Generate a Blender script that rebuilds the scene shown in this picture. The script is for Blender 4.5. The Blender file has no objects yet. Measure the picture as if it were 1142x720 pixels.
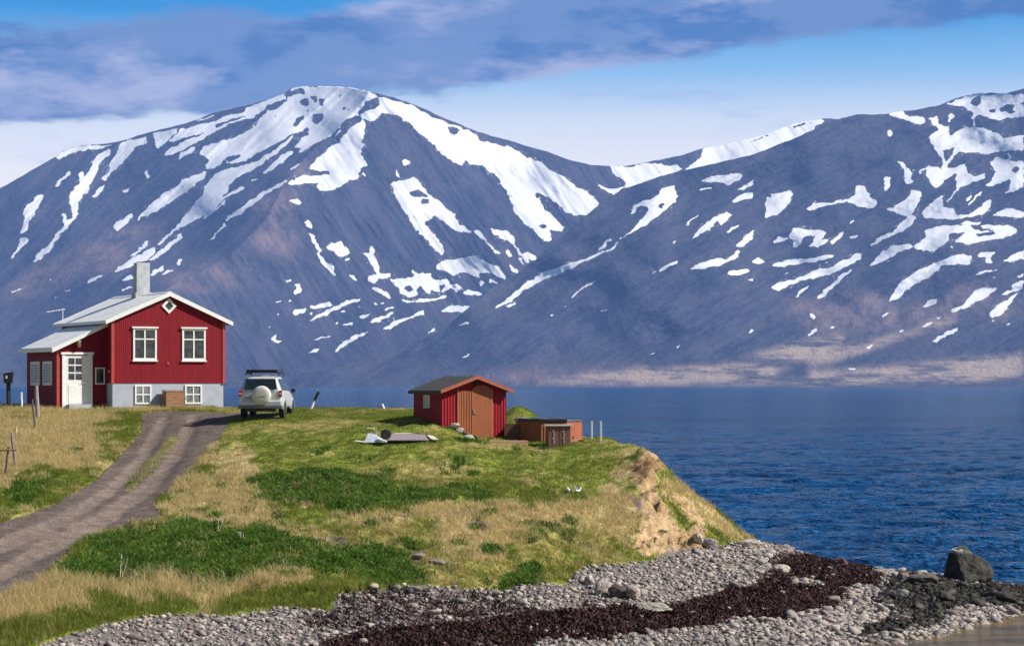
import bpy, math, random
import numpy as np
from mathutils import Vector, Matrix, Euler
random.seed(7); RNG = np.random.default_rng(11)
SC = bpy.context.scene; COL = SC.collection
F = 2700.0; CX = 571.0; HY = 429.0; HC = 7.0        # focal length and horizon of the camera, eye 7 m above the sea
R = math.radians

# ------------------------------------------------------------------ nodes
def new_mat(name):
    m = bpy.data.materials.new(name); m.use_nodes = True
    nt = m.node_tree; nt.nodes.clear()
    out = nt.nodes.new('ShaderNodeOutputMaterial')
    b = nt.nodes.new('ShaderNodeBsdfPrincipled'); nt.links.new(b.outputs[0], out.inputs[0])
    return m, nt, b
def setin(nt, node, key, val):
    if hasattr(val, 'is_output') or isinstance(val, bpy.types.NodeSocket): nt.links.new(val, node.inputs[key])
    elif val is not None: node.inputs[key].default_value = val
def N(nt, typ, ins=None, **props):
    n = nt.nodes.new(typ)
    for k, v in props.items(): setattr(n, k, v)
    for k, v in (ins or {}).items(): setin(nt, n, k, v)
    return n
def math_n(nt, op, a, b=None, c=None, clamp=False):
    n = nt.nodes.new('ShaderNodeMath'); n.operation = op; n.use_clamp = clamp
    setin(nt, n, 0, a)
    if b is not None: setin(nt, n, 1, b)
    if c is not None: setin(nt, n, 2, c)
    return n.outputs[0]
def mixc(nt, fac, a, b, blend='MIX'):
    n = nt.nodes.new('ShaderNodeMix'); n.data_type = 'RGBA'; n.blend_type = blend
    setin(nt, n, 0, fac)
    for k, v in ((6, a), (7, b)):
        if isinstance(v, (tuple, list)): v = tuple(v) + ((1,) if len(v) == 3 else ())
        setin(nt, n, k, v)
    return n.outputs[2]
def maprange(nt, v, a, b, c=0.0, d=1.0, smooth=True):
    n = nt.nodes.new('ShaderNodeMapRange'); n.interpolation_type = 'SMOOTHSTEP' if smooth else 'LINEAR'
    for k, x in enumerate((v, a, b, c, d)): setin(nt, n, k, x)
    return n.outputs[0]
def noise(nt, vec, scale, detail=4, rough=0.55, out=0):
    n = N(nt, 'ShaderNodeTexNoise', {'Vector': vec, 'Scale': scale, 'Detail': detail, 'Roughness': rough})
    return n.outputs[out]
def mapping(nt, vec, scale=(1, 1, 1), rot=(0, 0, 0), loc=(0, 0, 0)):
    return N(nt, 'ShaderNodeMapping', {'Vector': vec, 'Scale': scale, 'Rotation': rot, 'Location': loc}).outputs[0]
def bump(nt, b, h, strength, dist, prev=None):
    n = N(nt, 'ShaderNodeBump', {'Height': h, 'Strength': strength, 'Distance': dist})
    if prev is not None: nt.links.new(prev, n.inputs['Normal'])
    if b is not None: nt.links.new(n.outputs[0], b.inputs['Normal'])
    return n.outputs[0]
MATS = {}
def mat(name, col, rough=0.6, metal=0.0, var=0.18, scale=6.0, bumpd=0.0, spec=0.4, col2=None, streak=(1, 1, 1)):
    """plain material with real colour variation and a fine bump"""
    if name in MATS: return MATS[name]
    m, nt, b = new_mat(name)
    tc = N(nt, 'ShaderNodeTexCoord').outputs['Object']
    v = mapping(nt, tc, streak)
    n1 = noise(nt, v, scale, 5, 0.6); f = maprange(nt, n1, 0.3, 0.7)
    c2 = col2 or tuple(c * (1 - var) for c in col)
    c = mixc(nt, f, tuple(min(1, x * (1 + var * .5)) for x in col), c2)
    nt.links.new(c, b.inputs['Base Color'])
    b.inputs['Roughness'].default_value = rough; b.inputs['Metallic'].default_value = metal
    b.inputs['Specular IOR Level'].default_value = spec
    if bumpd: bump(nt, b, n1, 0.8, bumpd)
    MATS[name] = m; return m
def ribbed(name, col, pitch, depth, rough=0.5, both=True, sharp=False):
    """vertical ribs of a sheet or board cladding, real bump along x + y of the object"""
    if name in MATS: return MATS[name]
    m, nt, b = new_mat(name)
    tc = N(nt, 'ShaderNodeTexCoord').outputs['Object']
    s = N(nt, 'ShaderNodeSeparateXYZ', {0: tc})
    t = math_n(nt, 'ADD', s.outputs[0], s.outputs[1]) if both else s.outputs[1]
    w = math_n(nt, 'SINE', math_n(nt, 'MULTIPLY', t, 2 * math.pi / pitch))
    if sharp: w = maprange(nt, w, -1.0, -0.7)
    n1 = noise(nt, mapping(nt, tc, (3, 3, .5)), 2.2, 5, 0.6)
    bd = noise(nt, mapping(nt, N(nt, 'ShaderNodeCombineXYZ', {0: math_n(nt, 'FLOOR', math_n(nt, 'DIVIDE', t, pitch))}).outputs[0], (7.3, 1, 1)), 1.0, 0)
    f = maprange(nt, math_n(nt, 'ADD', math_n(nt, 'MULTIPLY', n1, .7), math_n(nt, 'MULTIPLY', bd, .3)), 0.35, 0.65)
    c = mixc(nt, f, tuple(x * 1.08 for x in col), tuple(x * .78 for x in col))
    nt.links.new(c, b.inputs['Base Color']); b.inputs['Roughness'].default_value = rough
    b.inputs['Specular IOR Level'].default_value = 0.3
    bump(nt, b, w, 1.0, depth)
    MATS[name] = m; return m
def attr_mat(name, rough=0.8, transl=0.0, var=0.25, scale=9.0, bumpd=0.02, spec=.2):
    m, nt, b = new_mat(name)
    a = N(nt, 'ShaderNodeAttribute', attribute_name='col').outputs['Color']
    pos = N(nt, 'ShaderNodeNewGeometry').outputs['Position']
    n1 = noise(nt, pos, scale, 6, 0.65); n2 = noise(nt, pos, scale * .17, 4)
    f = maprange(nt, math_n(nt, 'ADD', math_n(nt, 'MULTIPLY', n1, .6), math_n(nt, 'MULTIPLY', n2, .4)), 0.3, 0.7, 1 - var, 1 + var)
    c = mixc(nt, 1.0, a, N(nt, 'ShaderNodeCombineColor', {0: f, 1: f, 2: f}).outputs[0], 'MULTIPLY')
    nt.links.new(c, b.inputs['Base Color']); b.inputs['Roughness'].default_value = rough
    b.inputs['Specular IOR Level'].default_value = spec
    if bumpd: bump(nt, b, n1, 1.0, bumpd)
    if transl:
        t = N(nt, 'ShaderNodeBsdfTranslucent', {'Color': c}); mx = N(nt, 'ShaderNodeMixShader', {0: transl})
        nt.links.new(b.outputs[0], mx.inputs[1]); nt.links.new(t.outputs[0], mx.inputs[2])
        out = [n for n in nt.nodes if n.type == 'OUTPUT_MATERIAL'][0]; nt.links.new(mx.outputs[0], out.inputs[0])
    return m

# ------------------------------------------------------------------ objects
def tag(o, label=None, cat=None, group=None, kind=None):
    if label: o['label'] = label
    if cat: o['category'] = cat
    if group: o['group'] = group
    if kind: o['kind'] = kind
    return o
def empty(name, loc, rz=0.0, rot=None):
    o = bpy.data.objects.new(name, None); COL.objects.link(o)
    o.location = loc; o.rotation_euler = rot if rot else (0, 0, rz); o.empty_display_size = .2
    return o
def link(name, me, m=None, parent=None, smooth=False):
    o = bpy.data.objects.new(name, me); COL.objects.link(o)
    if m: me.materials.append(m)
    if parent: o.parent = parent
    if smooth and len(me.polygons): me.polygons.foreach_set('use_smooth', np.ones(len(me.polygons), dtype=bool))
    return o
def np_mesh(name, V, faces_q=None, faces_t=None, col=None, attrs=None):
    me = bpy.data.meshes.new(name)
    V = np.asarray(V, dtype=np.float32).reshape(-1, 3)
    q = np.zeros((0, 4), int) if faces_q is None else np.asarray(faces_q).reshape(-1, 4)
    t = np.zeros((0, 3), int) if faces_t is None else np.asarray(faces_t).reshape(-1, 3)
    me.vertices.add(len(V)); me.vertices.foreach_set('co', V.ravel())
    me.loops.add(q.size + t.size)
    me.loops.foreach_set('vertex_index', np.concatenate([q.ravel(), t.ravel()]).astype(np.int32))
    me.polygons.add(len(q) + len(t))
    st = np.concatenate([np.arange(len(q)) * 4, q.size + np.arange(len(t)) * 3]).astype(np.int32)
    me.polygons.foreach_set('loop_start', st)
    if col is not None:
        a = me.color_attributes.new('col', 'FLOAT_COLOR', 'POINT')
        c = np.ones((len(V), 4), np.float32); c[:, :3] = col; a.data.foreach_set('color', c.ravel())
    for k, v in (attrs or {}).items():
        a = me.attributes.new(k, 'FLOAT', 'POINT'); a.data.foreach_set('value', np.asarray(v, np.float32).ravel())
    me.update(calc_edges=True); me.validate()
    return me
def grid_faces(nr, nc, keep=None):
    i = np.arange(nr - 1)[:, None] * nc + np.arange(nc - 1)[None, :]
    q = np.stack([i, i + 1, i + nc + 1, i + nc], -1)
    return q.reshape(-1, 4) if keep is None else q[keep]
class MB:
    def __init__(s): s.v = []; s.f = []
    def add(s, vs, fs):
        k = len(s.v); s.v += [tuple(v) for v in vs]; s.f += [tuple(i + k for i in f) for f in fs]; return s
    def box(s, x0, x1, y0, y1, z0, z1):
        return s.add([(x0,y0,z0),(x1,y0,z0),(x1,y1,z0),(x0,y1,z0),(x0,y0,z1),(x1,y0,z1),(x1,y1,z1),(x0,y1,z1)],
                     [(0,3,2,1),(4,5,6,7),(0,1,5,4),(1,2,6,5),(2,3,7,6),(3,0,4,7)])
    def prism(s, poly, d0, d1, axis='y'):
        """poly: list of 2-D points; extruded along axis from d0 to d1"""
        n = len(poly)
        def p(a, b, d): return {'y': (a, d, b), 'x': (d, a, b), 'z': (a, b, d)}[axis]
        vs = [p(a, b, d0) for a, b in poly] + [p(a, b, d1) for a, b in poly]
        fs = [tuple(range(n - 1, -1, -1)), tuple(range(n, 2 * n))] + [(i, (i + 1) % n, n + (i + 1) % n, n + i) for i in range(n)]
        return s.add(vs, fs)
    def tube(s, pts, r, n=8, taper=None):
        pts = [Vector(p) for p in pts]; k = len(pts); vs = []; fs = []
        for i, p in enumerate(pts):
            d = (pts[min(i + 1, k - 1)] - pts[max(i - 1, 0)]).normalized()
            a = d.orthogonal().normalized(); b = d.cross(a)
            rr = r if not taper else r + (taper - r) * i / (k - 1)
            if isinstance(r, (list, tuple)): rr = r[i]
            vs += [p + (a * math.cos(t) + b * math.sin(t)) * rr for t in [2 * math.pi * j / n for j in range(n)]]
        for i in range(k - 1):
            for j in range(n): fs.append((i*n+j, i*n+(j+1) % n, (i+1)*n+(j+1) % n, (i+1)*n+j))
        fs += [tuple(range(n - 1, -1, -1)), tuple((k - 1) * n + j for j in range(n))]
        return s.add(vs, fs)
    def lathe(s, prof, n=24, c=(0, 0, 0), axis='z'):
        vs = []; fs = []; k = len(prof)
        for r, h in prof:
            for j in range(n):
                t = 2 * math.pi * j / n; a, b = r * math.cos(t), r * math.sin(t)
                v = {'z': (a, b, h), 'y': (a, h, b), 'x': (h, a, b)}[axis]
                vs.append((v[0] + c[0], v[1] + c[1], v[2] + c[2]))
        for i in range(k - 1):
            for j in range(n): fs.append((i*n+j, i*n+(j+1) % n, (i+1)*n+(j+1) % n, (i+1)*n+j))
        fs += [tuple(range(n - 1, -1, -1)), tuple((k - 1) * n + j for j in range(n))]
        return s.add(vs, fs)
    def build(s, name, m, parent=None, smooth=False, bevel=0.0, subsurf=0):
        me = bpy.data.meshes.new(name); me.from_pydata(s.v, [], s.f); me.update()
        import bmesh
        bm = bmesh.new(); bm.from_mesh(me); bmesh.ops.recalc_face_normals(bm, faces=bm.faces); bm.to_mesh(me); bm.free()
        o = link(name, me, m, parent, smooth)
        if bevel:
            b = o.modifiers.new('bevel', 'BEVEL'); b.width = bevel; b.segments = 2; b.limit_method = 'ANGLE'
        if subsurf:
            b = o.modifiers.new('sub', 'SUBSURF'); b.levels = b.render_levels = subsurf
        return o

# ------------------------------------------------------------------ numpy noise and masks
_P = RNG.permutation(4096)
def _h(ix, iy, seed=0):
    return _P[(_P[(_P[ix & 4095] + iy) & 4095] + seed) & 4095] / 4095.0
def vnoise(x, y, seed=0):
    xi = np.floor(x).astype(int); yi = np.floor(y).astype(int); fx = x - xi; fy = y - yi
    fx = fx * fx * fx * (fx * (fx * 6 - 15) + 10); fy = fy * fy * fy * (fy * (fy * 6 - 15) + 10)
    a = _h(xi, yi, seed); b = _h(xi + 1, yi, seed); c = _h(xi, yi + 1, seed); d = _h(xi + 1, yi + 1, seed)
    return (a + (b - a) * fx) * (1 - fy) + (c + (d - c) * fx) * fy
def fbm(x, y, oct=4, seed=0, gain=0.5):
    s = 0; a = 1.0; t = 0
    for o in range(oct):
        s = s + a * vnoise(x * 2 ** o + 17.3 * o, y * 2 ** o - 9.1 * o, seed + o * 31); t += a; a *= gain
    return s / t - 0.5                                     # -.5 .. .5
def fill_poly(W, H, pts):
    pts = np.asarray(pts, float); m = np.zeros((H, W), bool)
    x0, y0 = np.floor(pts.min(0)).astype(int); x1, y1 = np.ceil(pts.max(0)).astype(int) + 1
    x0 = max(x0, 0); y0 = max(y0, 0); x1 = min(x1, W); y1 = min(y1, H)
    if x1 <= x0 or y1 <= y0: return m
    X, Y = np.meshgrid(np.arange(x0, x1) + .5, np.arange(y0, y1) + .5)
    ins = np.zeros(X.shape, bool); n = len(pts)
    for i in range(n):
        xa, ya = pts[i]; xb, yb = pts[(i + 1) % n]
        if ya == yb: continue
        c = ((ya > Y) != (yb > Y)) & (X < (xb - xa) * (Y - ya) / (yb - ya) + xa)
        ins ^= c
    m[y0:y1, x0:x1] = ins; return m
def blur(a, r):
    if r < 1: return a
    a = a.astype(np.float32)
    for ax in (0, 1):
        for _ in range(2):
            p = np.pad(a, [(r, r) if k == ax else (0, 0) for k in (0, 1)], mode='edge')
            c = np.cumsum(p, axis=ax); z = np.zeros_like(np.take(c, [0], axis=ax)); c = np.concatenate([z, c], axis=ax)
            n = a.shape[ax]
            a = (np.take(c, range(2 * r + 1, 2 * r + 1 + n), axis=ax) - np.take(c, range(0, n), axis=ax)) / (2 * r + 1)
    return a
def bil(img, x, y):
    H, W = img.shape
    x = np.clip(x, 0, W - 1.001); y = np.clip(y, 0, H - 1.001)
    xi = x.astype(int); yi = y.astype(int); fx = x - xi; fy = y - yi
    return ((img[yi, xi] * (1 - fx) + img[yi, xi + 1] * fx) * (1 - fy) + (img[yi + 1, xi] * (1 - fx) + img[yi + 1, xi + 1] * fx) * fy)
def pts(s, ox=0, oy=0, k=1.0):
    a = [float(v) for v in s.replace(',', ' ').split()]
    return [(ox + a[i] / k, oy + a[i + 1] / k) for i in range(0, len(a), 2)]
def at(px, py, Y): return Vector(((px - CX) / F * Y, Y, HC - (py - HY) / F * Y))

# ------------------------------------------------------------------ camera, sun, sky, air
cam = bpy.data.objects.new('camera', bpy.data.cameras.new('camera')); COL.objects.link(cam); SC.camera = cam
cam.location = (0, 0, HC); cam.rotation_euler = (R(90), 0, 0)
cam.data.sensor_width = 36; cam.data.lens = 36 * F / 1142; cam.data.shift_y = (HY - 360) / 1142
cam.data.clip_start = 1; cam.data.clip_end = 40000
SUN_AZ, SUN_EL = R(82), R(40)          # azimuth measured from -y (behind the camera) towards +x (right)
to_sun = Vector((math.sin(SUN_AZ) * math.cos(SUN_EL), -math.cos(SUN_AZ) * math.cos(SUN_EL), math.sin(SUN_EL)))
sun = bpy.data.objects.new('sun', bpy.data.lights.new('sun', 'SUN')); COL.objects.link(sun)
sun.data.energy = 5.0; sun.data.angle = R(0.5); sun.data.color = (1, .955, .88)
sun.rotation_euler = to_sun.to_track_quat('Z', 'Y').to_euler(); sun.location = (30, -20, 60)
w = bpy.data.worlds.new('World'); SC.world = w; w.use_nodes = True
nt = w.node_tree; nt.nodes.clear()
out = nt.nodes.new('ShaderNodeOutputWorld')
sky = N(nt, 'ShaderNodeTexSky', sky_type='NISHITA', sun_disc=False, sun_elevation=SUN_EL)
sky.sun_rotation = math.atan2(to_sun.x, to_sun.y); sky.air_density = 1.0; sky.dust_density = .6; sky.ozone_density = 1.5
bg1 = N(nt, 'ShaderNodeBackground', {'Color': sky.outputs[0], 'Strength': 0.05})
d = N(nt, 'ShaderNodeTexCoord').outputs['Generated']
s = N(nt, 'ShaderNodeSeparateXYZ', {0: d}); dx, dz = s.outputs[0], s.outputs[2]
# clear sky over the fjord: pale at the mountains, deep blue above
ramp = N(nt, 'ShaderNodeValToRGB', {0: maprange(nt, dz, 0.0, 0.2, smooth=False)})
e = ramp.color_ramp.elements; e[0].position = 0; e[0].color = (1.1, 1.02, .92, 1); e[1].position = 1; e[1].color = (.012, .14, .47, 1)
for p, c in ((.42, (1.02, .96, .88)), (.54, (.76, .80, .82)), (.64, (.27, .52, .74)), (.76, (.0, .24, .56))):
    k = e.new(p); k.color = c + (1,)
v1 = mapping(nt, d, (7, 7, 24), loc=(2.3, 0, .7)); n1 = noise(nt, v1, 1.0, 8, 0.58)
v2 = mapping(nt, d, (11, 11, 30), loc=(5.1, 1.0, 3.3)); n2 = noise(nt, v2, 1.6, 7, 0.6)
thr = maprange(nt, dx, -.21, .2, .100, .140, smooth=False)              # height of the cloud base, rising to the right
h = math_n(nt, 'SUBTRACT', dz, thr)
base = maprange(nt, h, -.006, .016, 0, .37)
topf = maprange(nt, h, .026, .060, 0, .40)
right = maprange(nt, dx, .08, .2, -.03, .04)
cl = math_n(nt, 'SUBTRACT', math_n(nt, 'SUBTRACT', math_n(nt, 'ADD', n1, base), topf), right)
cm = maprange(nt, cl, .65, .77, 0, 1)
# second, separate thin shreds of cloud near the cloud base
n3 = noise(nt, mapping(nt, d, (16, 16, 90), loc=(1, 4, 2)), 1.0, 6, .6)
shred = math_n(nt, 'MULTIPLY', maprange(nt, n3, .56, .72, 0, .35), maprange(nt, h, -.05, -.01, 0, 1))
ccol = mixc(nt, maprange(nt, n2, .40, .54), (.04, .125, .33), (.145, .215, .40)); ccol = mixc(nt, maprange(nt, noise(nt, mapping(nt, d, (8, 8, 26), loc=(7.1, 3.0, 1.2)), 1.3, 8, .6), .48, .64), ccol, (.44, .44, .58))
skyc = mixc(nt, shred, ramp.outputs[0], (.30, .42, .68))
skyc = mixc(nt, math_n(nt, 'MULTIPLY', cm, .93), skyc, ccol)
bg2 = N(nt, 'ShaderNodeBackground', {'Color': skyc, 'Strength': 1.0})
mx = N(nt, 'ShaderNodeMixShader', {0: math_n(nt, 'MULTIPLY', maprange(nt, dz, .18, .34, 1, 0), maprange(nt, s.outputs[1], .70, .93))})
nt.links.new(bg1.outputs[0], mx.inputs[1]); nt.links.new(bg2.outputs[0], mx.inputs[2]); nt.links.new(mx.outputs[0], out.inputs[0])
SC.view_settings.view_transform = 'Standard'; SC.view_settings.look = 'None'
SC.view_settings.exposure = 0.58; SC.view_settings.gamma = 1.0; SC.view_settings.use_curve_mapping = False
SC.cycles.use_denoising = True; SC.cycles.max_bounces = 6; SC.cycles.volume_bounces = 0
SC.cycles.transparent_max_bounces = 8
hz = MB().box(-7000, 7000, -150, 13400, -6, 1700)
hm = bpy.data.materials.new('haze'); hm.use_nodes = True; hn = hm.node_tree; hn.nodes.clear()
ho = hn.nodes.new('ShaderNodeOutputMaterial'); pv = hn.nodes.new('ShaderNodeVolumePrincipled')
pv.inputs['Color'].default_value = (.22, .43, 1.0, 1); pv.inputs['Density'].default_value = 5.4e-5; pv.inputs['Anisotropy'].default_value = 0.0
hn.links.new(pv.outputs[0], ho.inputs['Volume'])
haze = hz.build('haze', hm); tag(haze, 'pale blue haze in the air over the fjord', 'haze', kind='stuff')
# ------------------------------------------------------------------ the mountains across the fjord
def T(ox, oy, txt, k=1142/240):
    res = []
    for line in txt.strip().split('\n'):
        line = line.strip()
        if not line: continue
        neg = line.startswith('-'); res.append((neg, pts(line.lstrip('-'), ox, oy, k)))
    return res
SNOW_A = []
SNOW_A += T(0, 90, '''
300,405 330,375 440,345 560,345 625,335 560,352 500,368 420,372 350,405 310,418
510,400 545,375 585,365 590,395 545,420 520,475 495,540 470,560 480,580 445,610 420,650 410,714 385,714 372,660 375,590 400,565 425,545 420,490 440,485 445,520 480,470 505,420
630,340 700,310 720,345 710,375 680,400 650,440 600,480 560,530 545,525 570,480 590,430 620,390
700,320 780,295 775,330 720,350
810,280 950,255 900,310 870,340 835,365 820,320
890,330 930,290 960,260 1142,215 1142,260 1000,300 920,325
870,400 900,360 1000,320 1142,265 1142,280 1040,330 950,375 900,400
940,420 980,380 1040,345 1030,375 960,415
1020,215 1142,180 1142,190 1060,212
290,565 345,500 360,475 375,495 340,525 310,565
770,490 785,475 800,510 785,520
645,585 685,572 680,598 650,595
490,620 520,580 560,548 550,575 510,620
130,714 140,660 180,640 200,610 240,600 220,640 185,680 165,714
740,714 820,640 880,590 960,555 1010,510 1100,480 1090,515 1000,580 920,640 840,690 800,714
995,714 1050,640 1080,590 1142,500 1142,650 1090,680 1060,714
1060,385 1142,330 1142,470 1095,465 1105,410''')
SNOW_A += T(200, 90, '''
105,385 130,350 230,320 330,285 410,235 430,200 470,160 540,120 575,90 600,40 670,30 700,30 720,30 780,30 850,35 900,35 1000,55 1050,85 1000,110 950,160 950,185 880,210 840,260 800,295 740,325 690,360 635,388 650,355 610,355 650,310 690,285 660,270 600,285 500,345 420,385 330,435 250,440 240,415 230,440 180,470 140,465 155,410
-475,160 500,120 560,90 575,60 640,42 665,50 665,75 620,70 580,85 560,115 510,155
-640,110 670,88 695,110 680,135 650,130
-600,240 620,205 655,185 668,200 640,230 610,248
-703,215 710,180 770,168 760,215 730,228
-740,100 770,100 765,140 755,130
-670,160 700,145 690,165 675,172
-860,150 880,135 882,155 868,163
-885,165 905,142 905,160
-845,85 870,60 855,88
-245,410 330,385 320,410 260,435
-655,260 690,250 690,270 660,272
-700,90 730,80 735,120 715,115
-505,185 520,185 515,195
-712,30 735,32 730,42
350,145 440,115 560,65 570,95 480,130 430,175 300,200 130,255 0,300 0,275 130,240 250,190 360,160
0,330 110,290 210,245 330,200 410,175 400,195 280,225 180,275 80,340 0,380
0,390 90,345 85,370 10,412
40,714 110,630 130,580 190,495 250,470 330,455 420,430 500,370 590,300 620,285 560,350 470,420 380,480 300,520 260,560 260,590 200,640 130,690 110,714
370,540 440,500 460,470 530,410 600,370 605,395 540,440 440,500 400,535
120,714 220,625 290,580 340,560 340,575 240,630 150,714
260,714 350,660 430,600 500,565 570,522 560,545 470,600 380,660 320,714
575,550 600,530 660,505 740,505 800,500 795,480 695,475 695,455 715,425 760,390 820,340 855,330 870,290 920,240 970,205 990,220 985,260 975,350 965,390 1000,440 985,455 960,465 955,520 900,530 860,560 810,585 750,590 730,570 735,540 600,555
572,640 625,625 650,645 640,658 585,648
950,185 1010,160 1070,125 1060,85 1100,95 1142,110 1142,180 1080,172 1040,205 1020,220 980,205
820,290 850,262 860,270 830,305
585,470 670,425 640,450 600,475
970,490 990,495 998,515 980,505
0,550 30,520 120,490 145,485 130,520 60,570 0,610
540,395 555,390 550,402
420,610 480,575 470,590 430,615''')
SNOW_A += T(400, 90, '''
0,185 50,155 130,145 140,105 190,105 300,140 400,200 470,225 520,240 630,285 640,310 740,345 800,350 880,400 960,430 1020,480 1080,510 1142,550 1142,714 1090,690 1090,670 1030,640 960,590 940,600 960,640 1000,714 830,714 820,670 780,590 760,560 740,520 700,485 650,450 590,440 560,420 545,455 470,410 400,345 320,275 270,230 200,185 130,172 85,215 20,205
-470,240 520,250 538,270 510,292 480,280
-765,575 785,580 790,600 775,600
-790,610 808,615 805,635 795,630
228,430 240,413 278,430 265,445 235,452
192,480 205,475 225,505 215,515 200,500
172,550 185,535 270,520 300,515 330,550 370,600 430,640 500,714 250,714 215,650 190,600
-270,590 320,580 370,620 360,640 320,625 280,612
-325,655 390,640 400,655 350,680''')
SNOW_A += T(600, 90, '''
0,425 60,470 150,515 210,570 260,585 330,650 260,714 180,714 130,670 60,620 0,590
0,620 40,714 0,714
285,520 380,580 430,570 465,560 400,612 340,570
385,450 430,455 500,458 560,436 640,442 740,450 770,470 700,500 600,540 500,580 465,590 465,545 430,515 400,490
800,455 865,410 870,385 885,350 950,330 1142,280 1142,420 950,465 820,495 785,495
-740,440 760,440 780,470 745,455''')
SNOW_A += T(760, 90, '''
30,475 110,420 110,395 125,350 250,325 365,300 480,255 590,210 700,190 760,215 600,330 500,380 350,430 200,465 60,495
-365,328 460,288 466,294 375,333
-588,246 655,222 660,232 600,251
-670,219 700,225 706,232 680,226''')
SNOW_A += T(400, 220, '''
200,0 400,0 430,40 510,95 540,150 600,180 590,190 530,180 480,155 440,120 400,90 390,120 345,130 370,165 420,220 440,250 452,305 440,310 370,240 290,150 250,80
-345,130 380,118 410,150 425,200 400,190 375,165
-325,15 375,10 380,30 335,35
790,0 960,0 980,50 1040,110 1098,160 1090,182 1020,170 1030,230 1010,238 960,210 920,170 860,120 830,80 830,50
-960,150 995,150 995,168 970,168
1000,0 1142,0 1142,105 1090,65 1050,25
610,175 655,185 690,240 720,275 765,300 740,302 690,260 640,205
700,160 740,170 790,180 830,225 830,250 860,290 890,330 905,355 890,350 850,300 820,250 760,220 720,200
870,300 900,290 940,315 935,340 900,330
780,285 800,280 820,310 800,312
845,320 860,320 880,365 865,358
795,355 850,390 840,403 805,380
415,360 450,335 510,330 580,315 630,315 690,350 740,370 770,400 785,432 750,425 700,405 640,400 630,425 590,410 550,395 510,420 470,395 420,385
40,425 90,410 100,400 75,370 50,320 20,290 60,300 65,260 80,270 85,310 105,345 105,375 115,405 170,405 170,430 120,435 80,455 50,445
165,435 215,430 290,425 285,375 310,405 380,405 400,440 430,435 475,430 485,465 530,460 545,485 520,510 490,485 450,510 420,500 390,490 370,515 330,470 310,490 325,520 270,530 220,510 215,480
-240,480 280,470 300,500 260,500
-430,470 460,460 440,500 425,490
60,480 90,478 150,505 188,535 160,535 100,505
216,535 260,545 300,555 340,535 400,540 470,520 470,535 400,548 320,560 250,558
430,605 495,568 510,575 620,575 690,555 735,555 690,580 620,600 560,612 480,610
540,510 580,490 660,505 650,518 560,518
50,662 110,635 190,610 180,625 110,660
120,700 180,660 260,640 350,600 350,615 250,655 170,700
0,630 70,615 50,635 10,650
690,430 750,455 740,465 700,450
640,440 660,450 655,470 645,465
135,595 195,575 190,585 150,600
80,568 145,562 140,570 100,572
370,714 405,690 400,705 385,714''')
SNOW_A += T(200, 220, '''
665,130 685,125 715,150 700,165 670,160
685,180 710,195 740,260 755,310 780,340 825,365 825,420 790,390 750,350 735,290 700,220
775,260 830,240 860,235 915,290 890,310 850,312 820,285 780,275
870,330 905,322 900,338 875,340
895,410 930,415 955,445 930,440
565,435 598,440 590,452 570,447
610,460 640,460 652,485 640,512 610,515 625,490
495,558 550,548 550,556 500,563
560,555 605,548 595,558 570,560
605,605 640,590 680,590 670,610 630,625 610,618
695,580 800,555 818,570 760,588 700,595
675,662 780,605 900,545 965,535 960,548 880,575 800,615 720,650
655,375 668,390 665,395
0,160 30,110 110,20 120,0 250,0 200,50 110,110 30,150
120,120 180,70 250,10 265,0 240,35 170,90
240,130 260,95 350,45 420,0 450,0 370,50 300,100
150,230 240,135 250,140 190,205
840,610 890,598 870,612
925,575 990,577 950,584
950,645 1020,615 1000,635 960,648
865,672 930,665 920,680 870,682
830,665 845,660 850,675 835,678
740,445 768,448 755,455
740,660 768,650 750,662
680,620 710,612 700,625
510,617 530,617 520,626
470,690 485,683 480,695
625,680 655,670 640,682''')
SNOW_A += T(0, 220, '''
605,170 615,140 690,85 705,95 680,140 620,180
725,115 770,75 850,15 870,0 945,0 870,55 800,90 730,122
105,190 130,130 150,50 180,40 200,0 230,0 200,60 160,130 140,180 120,195
370,0 435,0 410,50 405,110 370,150 330,190 290,250 240,310 165,360 210,290 270,240 300,200 345,145 325,85 345,90 355,120 385,110 380,40
60,330 100,250 105,215 160,225 110,280 20,375
685,325 740,265 785,225 780,260 720,310
600,400 680,340 740,305 820,260 830,290 790,330 700,365 620,400
790,335 870,270 960,195 965,220 880,290 810,340
830,250 900,190 960,130 1060,0 1142,0 1060,80 940,175 850,250
455,450 500,425 550,408 540,425 480,452
635,440 690,410 710,420 700,440 650,445
800,420 820,390 870,360 870,385 830,410
850,415 880,395 940,370 930,380 890,405
940,350 960,325 975,330 950,362
265,540 320,520 300,535
335,500 380,487 375,498 345,508
1070,115 1142,45 1142,65 1080,122
1100,230 1142,190 1142,205 1110,235
60,505 160,462 150,470 60,512
640,495 700,468 700,475 655,498
245,438 275,435 265,442''')
SNOW_A += T(260, 310, '''
205,320 235,298 230,325 268,340 240,348 215,340
400,330 510,305 520,310 440,330
400,400 430,375 465,375 450,392
530,395 580,345 640,305 700,288 740,273 700,295 650,325 600,360 550,392
540,240 560,235 560,248 545,250
1025,300 1040,275 1075,258 1065,275 1040,290
720,238 780,215 850,180 850,190 780,225 735,238
180,262 200,255 195,268
345,315 370,312 360,318
555,268 585,265 570,274
885,165 945,156 910,167''')
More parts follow.
